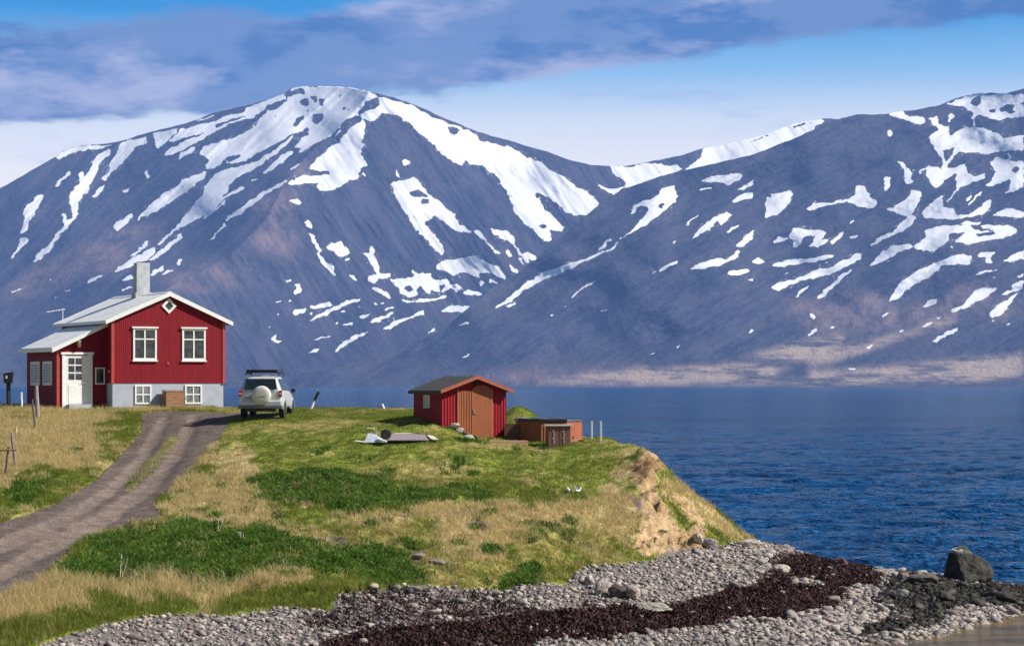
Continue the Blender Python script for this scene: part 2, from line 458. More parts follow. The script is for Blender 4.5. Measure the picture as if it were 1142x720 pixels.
SNOW_B = T(600, 90, '''
490,705 510,665 560,635 600,630 640,600 670,565 730,558 730,605 755,610 700,660 660,700 650,714 580,714 585,665 540,665 505,710
-635,670 660,648 678,655 655,685
865,535 920,510 1000,498 1080,492 1085,520 1040,545 1000,558 980,542 900,540
850,578 925,560 915,570 860,582
1055,582 1100,555 1142,528 1142,555 1080,585
1025,640 1070,610 1142,592 1142,620 1040,652
1030,440 1040,438 1036,446
1030,460 1042,462 1035,468''')
SNOW_B += T(600, 220, '''
0,435 60,405 160,360 250,325 310,300 400,265 440,220 500,180 540,130 590,60 585,35 540,50 500,90 520,50 560,18 600,20 640,0 750,0 690,60 620,115 560,155 500,190 440,230 400,272 330,305 250,345 160,385 60,430 0,452
-635,50 665,28 678,35 655,68
310,300 350,245 395,215 370,255 330,290
175,545 190,510 230,480 310,440 310,448 240,485 200,515 185,540
320,615 385,575 370,592 335,612
605,410 630,385 625,400 610,412
640,400 660,375 700,355 745,340 730,360 680,378 645,400
500,455 530,450 525,460
730,495 752,497 745,508
415,450 445,440 430,452
325,485 375,455 350,475
55,635 85,612 75,628
135,580 150,570 145,582
715,240 735,235 730,258
765,170 800,130 862,82 850,100 790,150
810,225 840,190 900,130 1000,75 1040,90 1000,130 965,150 955,130 900,175 840,215
1000,190 1030,155 1060,148 1055,165 1015,192
800,390 830,360 880,345 960,320 1000,330 1060,280 1075,285 1060,320 1010,345 930,370 860,380
1040,260 1090,225 1110,195 1142,175 1142,225 1090,262
1005,410 1020,388 1080,385 1110,380 1130,395 1085,412
1100,437 1142,425 1142,450
675,695 690,680 685,695''')
SNOW_B += T(400, 220, '''
705,592 770,560 830,500 900,450 1000,390 1142,345 1142,370 1060,405 950,450 870,500 800,560 750,580
780,575 840,555 835,570 800,582
535,680 580,660 570,670 550,682''')
SNOW_B += T(760, 90, '''
440,714 455,680 440,655 480,610 540,595 580,580 595,600 570,650 540,690 510,714
650,685 690,655 730,642 790,650 880,625 915,605 930,560 980,560 1000,610 1045,640 1020,685 940,665 880,645 800,660 700,688
1075,585 1085,510 1105,515 1110,550 1090,585
1100,300 1100,265 1120,265 1118,295''')
SNOW_B += T(902, 90, '''
410,180 490,150 510,185 620,195 620,225 590,235 520,210 450,190
640,200 690,190 690,225 740,245 750,300 820,255 870,245 870,180 830,140 720,130 800,95 880,75 925,60 1000,70 1100,75 1142,70 1142,195 1060,200 1000,215 950,190 900,180 880,200 880,250 950,260 1010,280 1030,305 1142,290 1142,370 1060,375 1000,375 940,390 860,380 790,380 770,400 740,450 740,470 780,465 790,450 830,445 850,490 880,515 940,490 935,520 880,540 800,570 740,650 715,670 770,590 785,560 785,490 720,530 690,570 660,560 630,500 625,470 590,500 580,485 640,450 690,460 700,475 715,440 690,400 660,350 640,330 645,290 690,265 660,235
-860,130 870,100 915,80 915,115 890,138
-1010,150 1050,125 1090,130 1085,155 1030,170
-950,160 980,150 1000,165 980,178
-1115,120 1142,110 1142,130
-1050,170 1100,155 1100,170 1060,175
-708,370 770,355 760,390 730,430 715,410
-920,72 1000,62 1040,68 1000,76 940,80
-1060,72 1142,40 1142,62 1100,80
-780,98 820,86 815,95 790,102
740,185 760,165 775,185 760,200 745,240 740,210
470,430 510,430 515,460 555,485 545,550 510,550 510,490 490,450
415,685 510,640 540,600 550,575 605,600 580,660 540,714 480,700
600,700 650,650 715,605 720,670 760,680 785,714 600,714
940,560 1000,480 960,430 1000,410 1050,420 1060,380 1075,400 1060,430 1142,430 1142,560 1090,590 1040,600 1070,570 1065,520 1010,550 945,565
-1078,475 1110,450 1125,470 1095,492
830,640 875,580 850,640
845,660 920,580 905,610 850,665
870,714 930,650 970,632 950,690 920,714
970,714 1040,685 1110,690 1142,700 1142,714''')
SNOW_B += T(902, 220, '''
415,68 500,40 540,0 595,0 575,40 540,80 570,110 550,145 480,190 400,220 330,260 370,215 450,180 490,140 530,105 480,90
605,85 650,40 680,0 715,0 715,60 770,60 790,95 850,95 900,60 970,15 965,50 920,90 860,108 760,115 650,112 610,105
965,97 1010,75 1070,55 1142,90 1142,108 1040,105
565,255 620,215 625,175 720,150 860,150 880,175 960,180 1090,160 1105,190 1040,215 960,225 860,245 780,245 760,210 720,250 670,285 610,285 560,265
-740,200 830,185 800,210 750,235
-880,195 980,185 1000,195 900,210
805,135 850,125 915,135 900,148 820,145
890,160 960,145 1000,150 1100,155 1090,165 1000,175
318,368 350,340 380,300 450,255 540,245 560,265 480,290 420,330 340,360
430,555 440,520 490,450 560,400 620,370 700,340 760,315 840,298 870,320 850,345 870,358 780,358 710,365 640,420 570,460 510,500 480,540
890,310 920,292 1000,290 970,320 975,355 940,350 945,322
1025,345 1080,310 1142,280 1142,325 1070,345
875,420 910,395 1015,380 1010,388 920,405
965,430 1000,418 995,430
755,600 830,560 850,530 880,500 930,478 1000,485 950,530 880,555 860,580 770,612
605,585 630,550 680,540 665,570 615,585
960,635 980,590 1050,545 1120,495 1100,530 1050,590 1010,630 970,640
1015,520 1080,485 1080,460 1142,440 1142,490 1090,500 1030,522
380,638 425,607 425,620 395,637
595,693 620,675 665,660 660,675 610,695
210,130 250,112 240,130 220,143
205,215 262,197 262,212 230,222
785,400 795,396 800,405
1105,420 1142,400 1142,425 1110,430
750,260 780,262 765,275
825,250 865,250 840,262
115,690 130,682 138,690 122,697
475,710 505,706 490,714
680,640 705,635 690,650''')
SNOW_B += T(760, 220, '''
565,200 600,160 660,170 765,180 765,210 700,265 675,262 720,205 660,210 620,265 600,270 590,230 570,220
700,255 770,215 785,235 720,270
785,235 865,172 860,205 800,252
485,240 520,212 562,215 555,230 500,250
372,345 410,318 455,348 400,355
485,365 520,338 600,328 680,325 760,308 812,308 800,325 720,340 620,352 500,373
466,475 520,450 600,435 680,400 740,378 780,380 850,340 930,300 965,300 950,330 880,370 800,405 740,425 640,445 560,480 510,500
527,408 575,398 560,408
605,530 640,485 705,458 660,490 615,532
705,538 750,515 755,490 800,460 850,410 915,370 900,395 830,455 790,495 755,530
672,615 690,615 718,640 710,658 690,640
690,710 725,690 715,714
1000,258 1060,215 1142,172 1142,195 1070,225 1020,255
992,367 1040,320 1142,265 1142,310 1050,345
550,0 440,0 480,40 440,95 450,115 520,80 560,30 585,0
895,425 925,405 910,420''')
SNOW_B += T(902, 310, '''
648,338 690,310 730,285 795,263 790,280 730,308 690,335
303,372 345,350 340,365 310,378
475,285 505,282 490,292
165,485 250,475 245,485
950,235 985,218 980,230
1035,250 1070,240 1065,252
880,322 890,320 885,330
1130,210 1142,208 1142,216''')
SNOW_B += T(700, 310, '''
628,298 650,272 680,270 660,288
238,372 285,357 275,370
105,407 150,395 148,405
950,310 980,280 1012,262 1005,280 970,305
565,375 590,367 580,378''')
SNOW_B += T(480, 310, '''
155,250 205,232 190,245
160,428 210,400 200,415
85,445 100,435 95,448
380,295 395,290 392,298''')
LIT_EARTH_A = T(200, 220, '''
430,180 520,100 600,160 640,260 560,330 450,300 380,230
60,420 250,340 330,400 300,480 100,520''') + T(0, 220, '''
0,540 100,450 250,340 400,270 560,190 700,150 900,130 880,200 700,330 560,410 400,440 200,500 60,560 0,590
860,420 1142,330 1142,420 1000,500 860,480''') + T(200, 90, '''
590,470 700,440 690,500 600,530
380,660 560,560 640,600 600,714 400,714''')
EARTH_B = T(480, 310, '''
0,560 300,505 600,490 900,478 1142,470 1142,570 600,574 0,572''') + T(902, 220, '''0,560 200,500 350,500 430,560 700,560 800,470 900,440 1000,500 860,620 500,714 0,714
760,300 900,260 1000,300 850,300
900,620 1142,480 1142,600 1000,700''') + T(700, 310, '''820,90 900,130 1142,160 1142,290 960,320 900,200''')
TAN_B = T(902, 310, '''
0,490 160,490 400,470 600,450 800,430 1000,420 1142,400 1142,520 900,555 600,550 300,562 0,570
0,430 100,380 300,340 500,290 700,210 800,190 750,240 500,320 300,390 100,450 0,470''') + T(700, 310, '''
0,505 300,470 520,455 640,420 740,385 900,340 1142,290 1142,400 900,450 780,500 780,545 1142,540 1142,570 700,570 480,555 0,570''') + T(600, 310, '''
0,552 160,532 330,500 600,475 600,560 0,560''')
K2 = 2; HW, HH = 1300 * K2, 350 * K2; OX, OY = -80, 90
def raster(polys, rb):
    m = np.zeros((HH, HW), bool)
    for neg, p in polys:
        q = [((x - OX) * K2, (y - OY) * K2) for x, y in p]
        f = fill_poly(HW, HH, q)
        m = (m & ~f) if neg else (m | f)
    return blur(m.astype(np.float32), rb)
SIL_A = pts('-400,330 -200,285 0,210 21,198 40,187 63,174 69,168.5 92,162 118,160.5 135,157.5 168,147 206,138 240,125.5 274,118 305,109 320,102.5 326,98.5 343,96 364,96.4 389,97.4 410,101.6 440,109 442,110 467,118.5 497,132.5 534.5,147.5 572,158 610,169 636,178.5 663,184.4 699,185.4 726,180 760,173 783,165.5 800,162.5 837,154 857,148.5 884,138 907,134 920,132 960,134 1000,140 1142,170 1400,190 1800,260')
SIL_B = pts('-400,431 60,431 200,429 300,424 380,408 440,392 490,370 520,345 547,322 564,312.5 578.6,304 597.5,289 617,272 640,252 655,239 680,220 695,211 734.5,197 768,189 800,181.5 840,172 854.6,166.7 882,156 922,138 940,131.5 955.5,127.6 987,127.6 1000,124.8 1007,124.2 1030,121 1047,117.5 1066,109.5 1080,106 1097,103.3 1120.6,104.3 1142,99 1250,80 1500,110 1800,180')
def hill(name, sil, y0, ytop, snow, earth, tan, x0, x1, seed, spine=None, m=None):
    xs = np.arange(x0, x1, 1.35); rows = 300
    t = np.linspace(0, 1, rows)[:, None]
    sx, sy = zip(*sil); ys = np.interp(xs, sx, sy)[None, :] + 1.3 * fbm(xs / 9, xs * 0, 4, seed)[None, :]
    Yp = 432.5 + (ys - 432.5) * t; X = np.broadcast_to(xs[None, :], Yp.shape)
    hfrac = (432.5 - Yp) / 335.0
    D = y0 + (ytop - y0) * np.clip(hfrac, 0, 2) ** 0.8
    if spine:
        spx, spy = zip(*spine); xc = np.interp(Yp, spy, spx)
        dd = X - xc
        D = D + np.where(dd < 0, 1000 * (1 - np.exp(dd / 330)), 950 * (1 - np.exp(-dd / 400))) * np.clip(hfrac * 3, 0, 1)
        ux = np.where(dd < 0, X * .8 + Yp * .9, X * .9 - Yp * .62)        # gullies follow the fall of each flank
        vx = np.where(dd < 0, X * .6 - Yp * .5, X * .5 + Yp * .8)
    else:
        ux = X * .55 + Yp * .95; vx = X * .8 - Yp * .5
    fade = np.clip(hfrac * 5, 0, 1)
    gl = np.abs(fbm(ux / 34, vx / 170, 5, seed + 3, .55)) * -2 + .5
    gl2 = fbm(ux / 11, vx / 60, 4, seed + 9, .6)
    big = fbm(X / 150, Yp / 110, 3, seed + 5)
    D = D + fade * (-gl * 34 - gl2 * 8 - big * 380 - fbm(X / 7, Yp / 6, 4, seed + 7, .6) * 7)
    Xw = (X - CX) / F * D; Zw = HC - (Yp - HY) / F * D
    Zw = np.where(t == 0, -5, Zw)
    V = np.stack([Xw, D, Zw], -1)
    back = V[-1].copy(); back[:, 1] += 900; back[:, 2] -= 500                       # the far side falls away
    V = np.concatenate([V, back[None]], 0)
    def samp(polys, rb):
        if not polys: return np.zeros(V.shape[:2])
        im = raster(polys, rb)
        jx = 6 * fbm(X / 5.5, Yp / 4.5, 4, seed + 50, .65); jy = 4 * fbm(X / 5.5, Yp / 4.5, 4, seed + 60, .65)
        s = bil(im, (X + jx - OX) * K2, (Yp + jy - OY) * K2)
        s = np.where((X < OX) | (X > OX + 1300), 0, s)
        return np.concatenate([s, s[-1:]], 0)
    at_ = {'snow': samp(snow, 1), 'near': samp(snow, 11), 'fx': np.concatenate([ux, ux[-1:]], 0), 'fz': np.concatenate([vx, vx[-1:]], 0), 'earth': samp(earth, 14), 'tan': samp(tan, 7)}
    # snow goes on beyond the traced part, outside the frame
    off = np.clip((X - 1142) / 20, 0, 1) * np.clip(.5 + 2.4 * fbm(ux / 30, vx / 90, 4, seed + 21), 0, 1) * np.clip(hfrac * 1.6, 0, 1)
    off = np.concatenate([off, off[-1:]], 0)
    at_['snow'] = np.where(np.concatenate([X, X[-1:]], 0) > 1142, off, at_['snow'])
    me = np_mesh(name, V, grid_faces(V.shape[0], V.shape[1]), attrs=at_)
    o = link(name, me, m, smooth=True); return tag(o, kind='structure')
m, nt, b = new_mat('mountain_rock_and_snow')
pos = N(nt, 'ShaderNodeNewGeometry').outputs['Position']
A = lambda n: N(nt, 'ShaderNodeAttribute', attribute_name=n).outputs['Fac']
nA = noise(nt, mapping(nt, pos, (1, .6, 1)), .012, 7, .65); nB = noise(nt, mapping(nt, pos, (1, .35, .6), rot=(0, R(35), 0)), .006, 8, .7)
nC = noise(nt, mapping(nt, pos, (.8, .4, 6), rot=(0, R(-10), 0)), .0045, 8, .7)
nF = noise(nt, pos, .05, 5, .7)
fc = N(nt, 'ShaderNodeCombineXYZ', {0: A('fx'), 1: A('fz')}).outputs[0]      # across and down each flank
nS = noise(nt, mapping(nt, fc, (.22, .035, 1)), 1.0, 8, .7); nT = noise(nt, mapping(nt, fc, (.05, .012, 1)), 1.0, 7, .65)
rock = mixc(nt, maprange(nt, nS, .36, .64), (.022, .027, .044), (.080, .078, .105)); rock = mixc(nt, maprange(nt, nT, .40, .62, 0, .75), rock, (.115, .098, .118))  # rock streaks that also carry gully shading and some haze blue in their colour
rock = mixc(nt, maprange(nt, nF, .3, .7, 0, .5), rock, (.028, .032, .046))
ea = math_n(nt, 'MULTIPLY', A('earth'), maprange(nt, math_n(nt, 'ADD', math_n(nt, 'MULTIPLY', nB, .5), math_n(nt, 'MULTIPLY', nA, .5)), .40, .62, .1, 1))
rock = mixc(nt, ea, rock, (.27, .185, .165))  # earth brown; on the left mountain sunlit patches are painted in with it
ta = math_n(nt, 'MULTIPLY', A('tan'), maprange(nt, nC, .40, .56, .12, 1))
rock = mixc(nt, ta, rock, (.44, .33, .24))
thr_ = math_n(nt, 'ADD', A('snow'), math_n(nt, 'MULTIPLY', math_n(nt, 'SUBTRACT', math_n(nt, 'ADD', math_n(nt, 'MULTIPLY', nA, .5), math_n(nt, 'MULTIPLY', nS, .5)), .5), 2.8))
sn = maprange(nt, thr_, .46, .58)
speck = math_n(nt, 'MULTIPLY', maprange(nt, math_n(nt, 'ADD', math_n(nt, 'MULTIPLY', noise(nt, mapping(nt, fc, (.55, .16, 1)), 1.0, 5, .7), .6), math_n(nt, 'MULTIPLY', A('near'), .35)), .47, .50), math_n(nt, 'MULTIPLY', maprange(nt, A('near'), .04, .16), maprange(nt, A('near'), .30, .45, 1, 0)))
sn = math_n(nt, 'MAXIMUM', sn, speck)
c = mixc(nt, sn, rock, mixc(nt, nA, (.88, .88, .90), (.95, .94, .93)))
nt.links.new(c, b.inputs['Base Color']); b.inputs['Roughness'].default_value = .85; b.inputs['Specular IOR Level'].default_value = .1
bh = math_n(nt, 'ADD', nA, math_n(nt, 'MULTIPLY', nF, .4))
bump(nt, b, bh, maprange(nt, sn, 0, 1, .9, .05), 16.0)
MOUNT = m
hill('mountain_with_snowfields', SIL_A, 8050, 10600, SNOW_A, LIT_EARTH_A, None, -330, 1450, 3, pts('418,95 396,125 340,175 316,205 300,240 255,285 150,340 0,400 -60,433'), MOUNT)
hill('mountain_across_the_fjord', SIL_B, 7950, 9300, SNOW_B, EARTH_B, TAN_B, 40, 1600, 40, None, MOUNT)
# ------------------------------------------------------------------ the headland
# for each bearing from the shore road: (distance, apparent height row) or (distance, None, z)
TAB = {
 -250: [(50,700),(58,672),(62,655),(72,590),(84,520),(104,455),(112,None,5.95),(118,None,5.8),(126,None,3.2),(136,None,-2)],
 0:   [(50,None,.3),(58,720),(60,694),(62.5,662),(72,590),(84,520),(104,454),(112,None,5.97),(118,None,5.85),(126,None,3.2),(136,None,-2)],
 150: [(50,None,-.2),(58,None,.25),(60.5,716),(62.5,690),(66,652),(72,600),(78,560),(92,500),(101,460),(106,454.6),(112,None,5.95),(118,None,5.8),(126,None,3),(136,None,-2)],
 300: [(50,None,-.3),(60,None,.2),(64,692),(66,670),(68,642),(72,600),(77,560),(83,520),(90,490),(97,464),(104,456.5),(110,455.2),(116,None,5.2),(122,None,2),(130,None,-2)],
 400: [(50,None,-.3),(60,None,.1),(65,692),(66.5,668),(69,640),(73,600),(78,560),(83.5,520),(88,493),(92,476),(100,459),(107,454.6),(113,None,5.2),(120,None,1.5),(128,None,-2)],
 455: [(50,None,-.3),(60,None,.05),(65,694),(67,672),(69,652),(73,606),(78,563),(83,522),(87,501),(90,485),(93,472),(98,460),(105,454.6),(111,None,5.4),(118,None,1.5),(126,None,-2)],
 478: [(50,None,-.3),(60,None,0),(65,695),(67,674),(69,654),(73,610),(78,565),(83,524),(87,500),(90,484),(92.5,468),(96,461),(103,456),(110,None,5.2),(117,None,1.5),(125,None,-2)],
 505: [(50,None,-.3),(60,None,0),(65.5,695),(68,668),(70,648),(73,615),(78,566),(83,527),(86,504),(89,493),(91.5,486),(93,473),(96,463),(102,457),(108,None,5.2),(116,None,1.5),(124,None,-2)],
 525: [(50,None,-.3),(60,None,0),(65.5,695),(68,672),(70,650),(73,617),(78,567),(83,528),(87,506),(90,493),(93,489),(95,478),(98,466),(102,459),(107,None,5.2),(115,None,1.5),(123,None,-2)],
 560: [(50,None,-.3),(60,None,-.05),(65.5,696),(68,676),(70.5,652),(74,612),(78,572),(83,530),(87,508),(90,495),(94,489),(96,482),(98,470),(101,460),(106,None,5.0),(113,None,1.5),(120,None,-2)],
 574: [(50,None,-.3),(60,None,-.05),(66,694),(68.5,670),(71,646),(75,603),(78.5,570),(83,530),(87,508),(90,496),(94,489),(96,480),(97.5,466),(99.5,450),(102,None,5.8),(106,None,3),(112,None,-1)],
 588: [(50,None,-.3),(60,None,-.05),(66,694),(69,666),(71.5,640),(75.5,597),(79,565),(83,530),(87,508),(91,496),(94.5,489),(96.5,478),(98,462),(99.5,453),(101.5,None,5.7),(106,None,3),(112,None,-1)],
 600: [(50,None,-.3),(60,None,-.05),(66,694),(69,662),(72,636),(76,592),(79,562),(83,531),(87,509),(91,496),(95,490),(97,478),(99,463),(101,None,5.4),(105,None,3),(111,None,-1)],
 640: [(50,None,-.3),(60,None,-.05),(67,688),(70,662),(73,634),(77,598),(80,566),(83,537),(87,510),(91,496),(95,488),(97,481),(99,None,4.7),(103,None,2.5),(109,None,-1)],
 680: [(50,None,-.3),(61,None,-.05),(67,690),(71,658),(75,626),(77.5,602),(80,572),(83,540),(86,514),(89,499),(92,490),(94.5,486),(97,None,4.3),(101,None,2),(107,None,-1)],
 715: [(50,None,-.3),(61,None,-.05),(67.5,690),(72,656),(76,627),(78,603),(79.5,578),(81.5,550),(84.5,514),(87,503),(89.5,496),(92,None,4.3),(96,None,2),(102,None,-1)],
 735: [(50,None,-.3),(61.5,None,-.05),(68,690),(73,655),(77.5,620),(79,604),(80.3,580),(82,548),(84,516),(86,506),(88,None,3.9),(91,None,2),(97,None,-1)],
 747: [(50,None,-.3),(62,None,-.05),(69,686),(74,650),(78,618),(79.5,602),(81,576),(82.5,550),(84,531),(85,527),(87,None,3.0),(90,None,1.4),(95,None,-1)],
 765: [(50,None,-.3),(62,None,-.05),(70,682),(75,645),(78.8,616),(80.3,600),(82,572),(83.5,548),(84.5,544),(86,None,2.6),(89,None,1.2),(94,None,-1)],
 800: [(50,None,-.3),(62,None,-.05),(70,682),(75,648),(80,612),(82,594),(83.5,574),(84.5,570),(86,None,1.9),(89,None,.6),(93,None,-1)],
 838: [(50,None,-.4),(62.5,None,-.05),(70,684),(75,650),(80,622),(83,609),(85,602),(87,None,1.1),(90,None,.2),(94,None,-1)],
 880: [(50,None,-.5),(63,None,-.05),(70,684),(75,655),(80,630),(84,614),(86,613),(89,None,.2),(93,None,-1)],
 950: [(50,None,-.7),(64.5,None,-.06),(67,None,.10),(72,684),(77,657),(82,633),(84,629),(87,None,.1),(91,None,-1)],
 1050:[(50,None,-.8),(66,None,-.15),(68.3,None,.02),(72,None,.30),(77,656),(81,641),(83.5,None,.32),(86,None,-.1),(90,None,-1)],
 1142:[(50,None,-.8),(70,None,-.4),(74.5,None,-.02),(77,None,.14),(79.5,658),(81.5,None,.1),(84,None,-.2),(88,None,-1)],
 1250:[(50,None,-.8),(70,None,-.5),(76,None,-.1),(78.5,None,.12),(80,None,.08),(82,None,-.3),(88,None,-1)],
 1500:[(50,None,-.8),(70,None,-.8),(76,None,-.6),(78.5,None,-.5),(88,None,-1)],
}
UP = np.arange(-250, 1501, 2.7); YY = np.arange(50, 140.01, .1)
cols = sorted(TAB); base_ = np.zeros((len(cols), len(YY)))
for i, cx in enumerate(cols):
    a = [(e[0], HC - (e[1] - HY) / F * e[0] if len(e) == 2 else e[2]) for e in TAB[cx]]
    z = np.interp(YY, [p[0] for p in a], [p[1] for p in a], right=-4)
    z = blur(z[None, :].repeat(3, 0), 4)[1] if cx < 700 or cx > 800 else blur(z[None, :].repeat(3, 0), 2)[1]
    base_[i] = z
Hg = np.zeros((len(UP), len(YY)))
for j in range(len(YY)):
    Hg[:, j] = np.interp(UP, cols, base_[:, j])
Hs = blur(Hg, 5); Hg = Hs * .0 + np.where((UP[:, None] > 480) & (UP[:, None] < 860), blur(Hg, 2), Hs)
# masks of the ground cover, traced where each patch lies
GW, GH, GX, GY = 1262, 860, -60, -60
def gmask(polys, rb):
    m = np.zeros((GH, GW), bool)
    for p in polys: m |= fill_poly(GW, GH, [(x - GX, y - GY) for x, y in pts(p)])
    return blur(m.astype(np.float32), rb)
M = {
 'road': gmask(['-60,625 0,584 58,564 105,537 136,506 156,483 158,465 170,461 262,462 257,470 249,485 218,520 188,548 174,562 185,578 150,583 128,590 93,602 62,632 39,654 0,668 -60,690'], 2),
 'strip': gmask(['195,484 205,490 178,518 150,545 136,552 150,530 175,505'], 3),
 'rut': gmask(['0,632 50,600 110,572 160,540 190,505 212,464 224,464 206,505 178,545 125,585 65,616 0,650', '-20,612 60,576 110,550 145,520 165,490 178,464 190,464 176,495 158,524 122,558 70,588 -20,628'], 3),
 'yard': gmask(['158,462 200,460 262,461 318,462 322,467 262,467 160,468'], 1),
 'beach': gmask(['-60,780 40,722 78,707 156,689 215,684 250,688 300,679 317,677 370,681 377,663 423,657 483,653 560,660 580,650 633,653 640,640 653,632 727,626 747,613 790,611 822,606 840,604 1240,600 1240,800 -60,800'], 2),
 'weed': gmask(['300,740 403,706 437,701 540,692 600,683 650,677 747,677 800,664 850,651 874,624 905,618 930,621 960,630 982,643 988,653 940,652 938,676 893,682 869,690 833,688 773,700 673,712 600,712 560,740'], 3),
 'weedgap': gmask(['876,648 895,642 918,648 912,656 880,656'], 2),
 'weedthin': gmask(['340,690 420,672 540,668 600,680 540,692 420,702 350,712', '377,664 423,657 483,654 560,662 540,668 460,664 400,674', '840,640 880,612 960,626 860,652'], 5),
 'dark': gmask(['985,655 1010,640 1045,648 1142,650 1210,655 1210,700 1090,672 1040,690 1000,680 985,668', '940,712 990,690 1060,690 1040,700 980,712'], 5),
 'soil': gmask(['713,500 740,504 747,512 743,523 735,534 742,563 755,588 782,596 795,612 727,622 705,614 713,590 717,565 715,545 705,530', '795,612 770,560 760,556 750,545 764,580'], 3),
 'lush': gmask(['130,590 200,584 250,585 300,598 350,606 400,612 440,622 490,640 470,650 420,655 360,640 320,640 240,650 180,640 120,645 85,650 70,640 85,612 110,600',
                '280,535 330,525 400,530 450,535 500,545 560,548 540,558 460,562 400,567 340,566 300,560', '10,555 40,540 65,528 70,540 55,552 20,565', '240,540 250,542 246,550', '590,625 600,640 580,655 545,655 560,640'], 3),
 'straw': gmask(['-60,460 60,462 100,466 122,472 112,500 90,522 60,530 30,535 0,550 -60,560', '170,562 260,560 420,568 560,556 640,560 700,530 700,505 720,505 712,545 715,590 690,612 660,590 620,585 540,582 400,577 200,578',
                 '-60,668 20,655 90,650 180,652 260,655 300,630 370,640 350,655 250,668 120,672 40,690 -60,700', '190,540 240,500 300,500 290,525 250,560 180,560', '490,585 540,580 570,610 545,625 500,612 470,600',
                 '560,528 600,526 690,528 640,536 560,536', '480,565 560,560 600,580 570,590', '735,528 765,538 800,566 840,600 820,608 790,602 765,580 745,560'], 8),
 'earthp': gmask(['325,598 380,598 385,606 340,606', '505,578 545,575 555,590 530,600 510,592', '430,612 450,608 490,628 470,632', '575,640 598,648 615,660 600,664', '700,525 712,540 718,560 700,600 708,560'], 4),
}
TREND = lambda x, y: fbm(x * .16, y * .16, 4, 5)
def project(X, Y, Z): return X / Y * F + CX, HY - (Z - HC) / Y * F
def ms(name, px, py): return bil(M[name], px - GX, py - GY)
UX, YG = np.meshgrid(UP, YY, indexing='ij'); XG = (UX - CX) / F * YG
pxg, pyg = project(XG, YG, Hg)
mr = np.clip(ms('road', pxg, pyg) + ms('yard', pxg, pyg), 0, 1); mb = ms('beach', pxg, pyg); msl = ms('soil', pxg, pyg)
front = (YG < 104)
rough_ = 0 * (.10 + .22 * np.clip((640 - np.abs(pyg - 590)) / 640, 0, 1)) * (1 - mr) * (1 - mb * .5)
flat = np.clip((YG - 88) / 8, 0, 1) * (UX < 730)
land = np.clip((Hg + .3) / .5, 0, 1)
Hg = Hg + land * ((fbm(XG * .55, YG * .55, 4, 1) * .42 * (1 - flat * .8) + fbm(XG * 2.1, YG * 2.1, 3, 2) * .22 * (1 - flat * .6)) * (1 - mr * .85) * (1 - mb * .55)
     + fbm(XG * 1.3, YG * 2.4 + Hg * 2.5, 4, 8, .6) * msl * np.where(pyg < 525, .6, 1.0) + fbm(XG * 4, YG * 5 + Hg * 6, 3, 9, .6) * msl * np.where(pyg < 525, .2, .5))
# two wheel ruts pressed into the track
Hg = Hg - bil(M['rut'], pxg - GX, pyg - GY) * .07 - mr * (.05 + .05 * fbm(XG * 1.1, YG * 1.1, 3, 19))
def H(X, Y):
    X = np.asarray(X, float); Y = np.asarray(Y, float)
    return bil(Hg, (Y - YY[0]) / .1, (X / Y * F + CX - UP[0]) / 2.7)
def hz_(x, y): return float(H(x, y))
def hit(px, py, y0=55.0):
    Ys = np.arange(y0, 138, .05); X = (px - CX) / F * Ys; zr = HC - (py - HY) / F * Ys
    k = np.nonzero(H(X, Ys) >= zr)[0]
    Y = Ys[k[0]] if len(k) else 104.0
    return Vector(((px - CX) / F * Y, Y, hz_((px - CX) / F * Y, Y)))
GREEN = np.array([.180, .215, .030]); GREEN2 = np.array([.30, .27, .075]); STRAW = np.array([.56, .44, .22]); LUSH = np.array([.060, .135, .014])
SOIL = np.array([.36, .215, .10]); GRAVEL = np.array([.125, .094, .080]); SHORE = np.array([.15, .13, .12]); WEEDC = np.array([.036, .016, .014]); EARTHP = np.array([.13, .095, .075])
def mixv(a, b, f): return a * (1 - f[..., None]) + b * f[..., None]
def sstep(x, a, b): t = np.clip((x - a) / (b - a), 0, 1); return t * t * (3 - 2 * t)
def zones(X, Y, Z):
    px, py = project(X, Y, Z); n = 1.7 * fbm(X * .45, Y * .3, 5, 60, .6); n2 = 1.9 * fbm(X * 1.6, Y * 1.0, 5, 61, .6)
    jx = 60 * fbm(X * .5, Y * .35, 4, 62, .6) + 14 * fbm(X * 2.2, Y * 1.5, 3, 63); jy = 22 * fbm(X * .6, Y * .4, 4, 64, .6) + 6 * fbm(X * 2.2, Y * 1.5, 3, 65)
    z = {k: (ms(k, px, py) if k in ('road', 'yard', 'beach', 'rut', 'strip') else ms(k, px + jx * .5, py + jy * .5) if k in ('soil', 'weed', 'weedgap', 'dark') else ms(k, px + jx, py + jy)) for k in M}
    hidden = (Y > 106) | ((px > 560) & (Y > 99))
    for k in z: z[k] = np.where(hidden, 0, z[k])
    z['straw'] = sstep(z['straw'] * 1.2 + n * 1.1 + n2 * .7, .30, .85)
    z['lush'] = sstep(z['lush'] + n2 * 1.2 + n * .6, .38, .78)
    z['dry'] = sstep(n + n2 * .5 + .10, -.02, .28) * np.where((py > 515) | (px < 330), 1, .85)
    z['earthp'] = sstep(z['earthp'] + n2 * .7, .45, .65)
    z['soil'] = sstep(z['soil'] + n2 * .35, .4, .6)
    return z, px, py
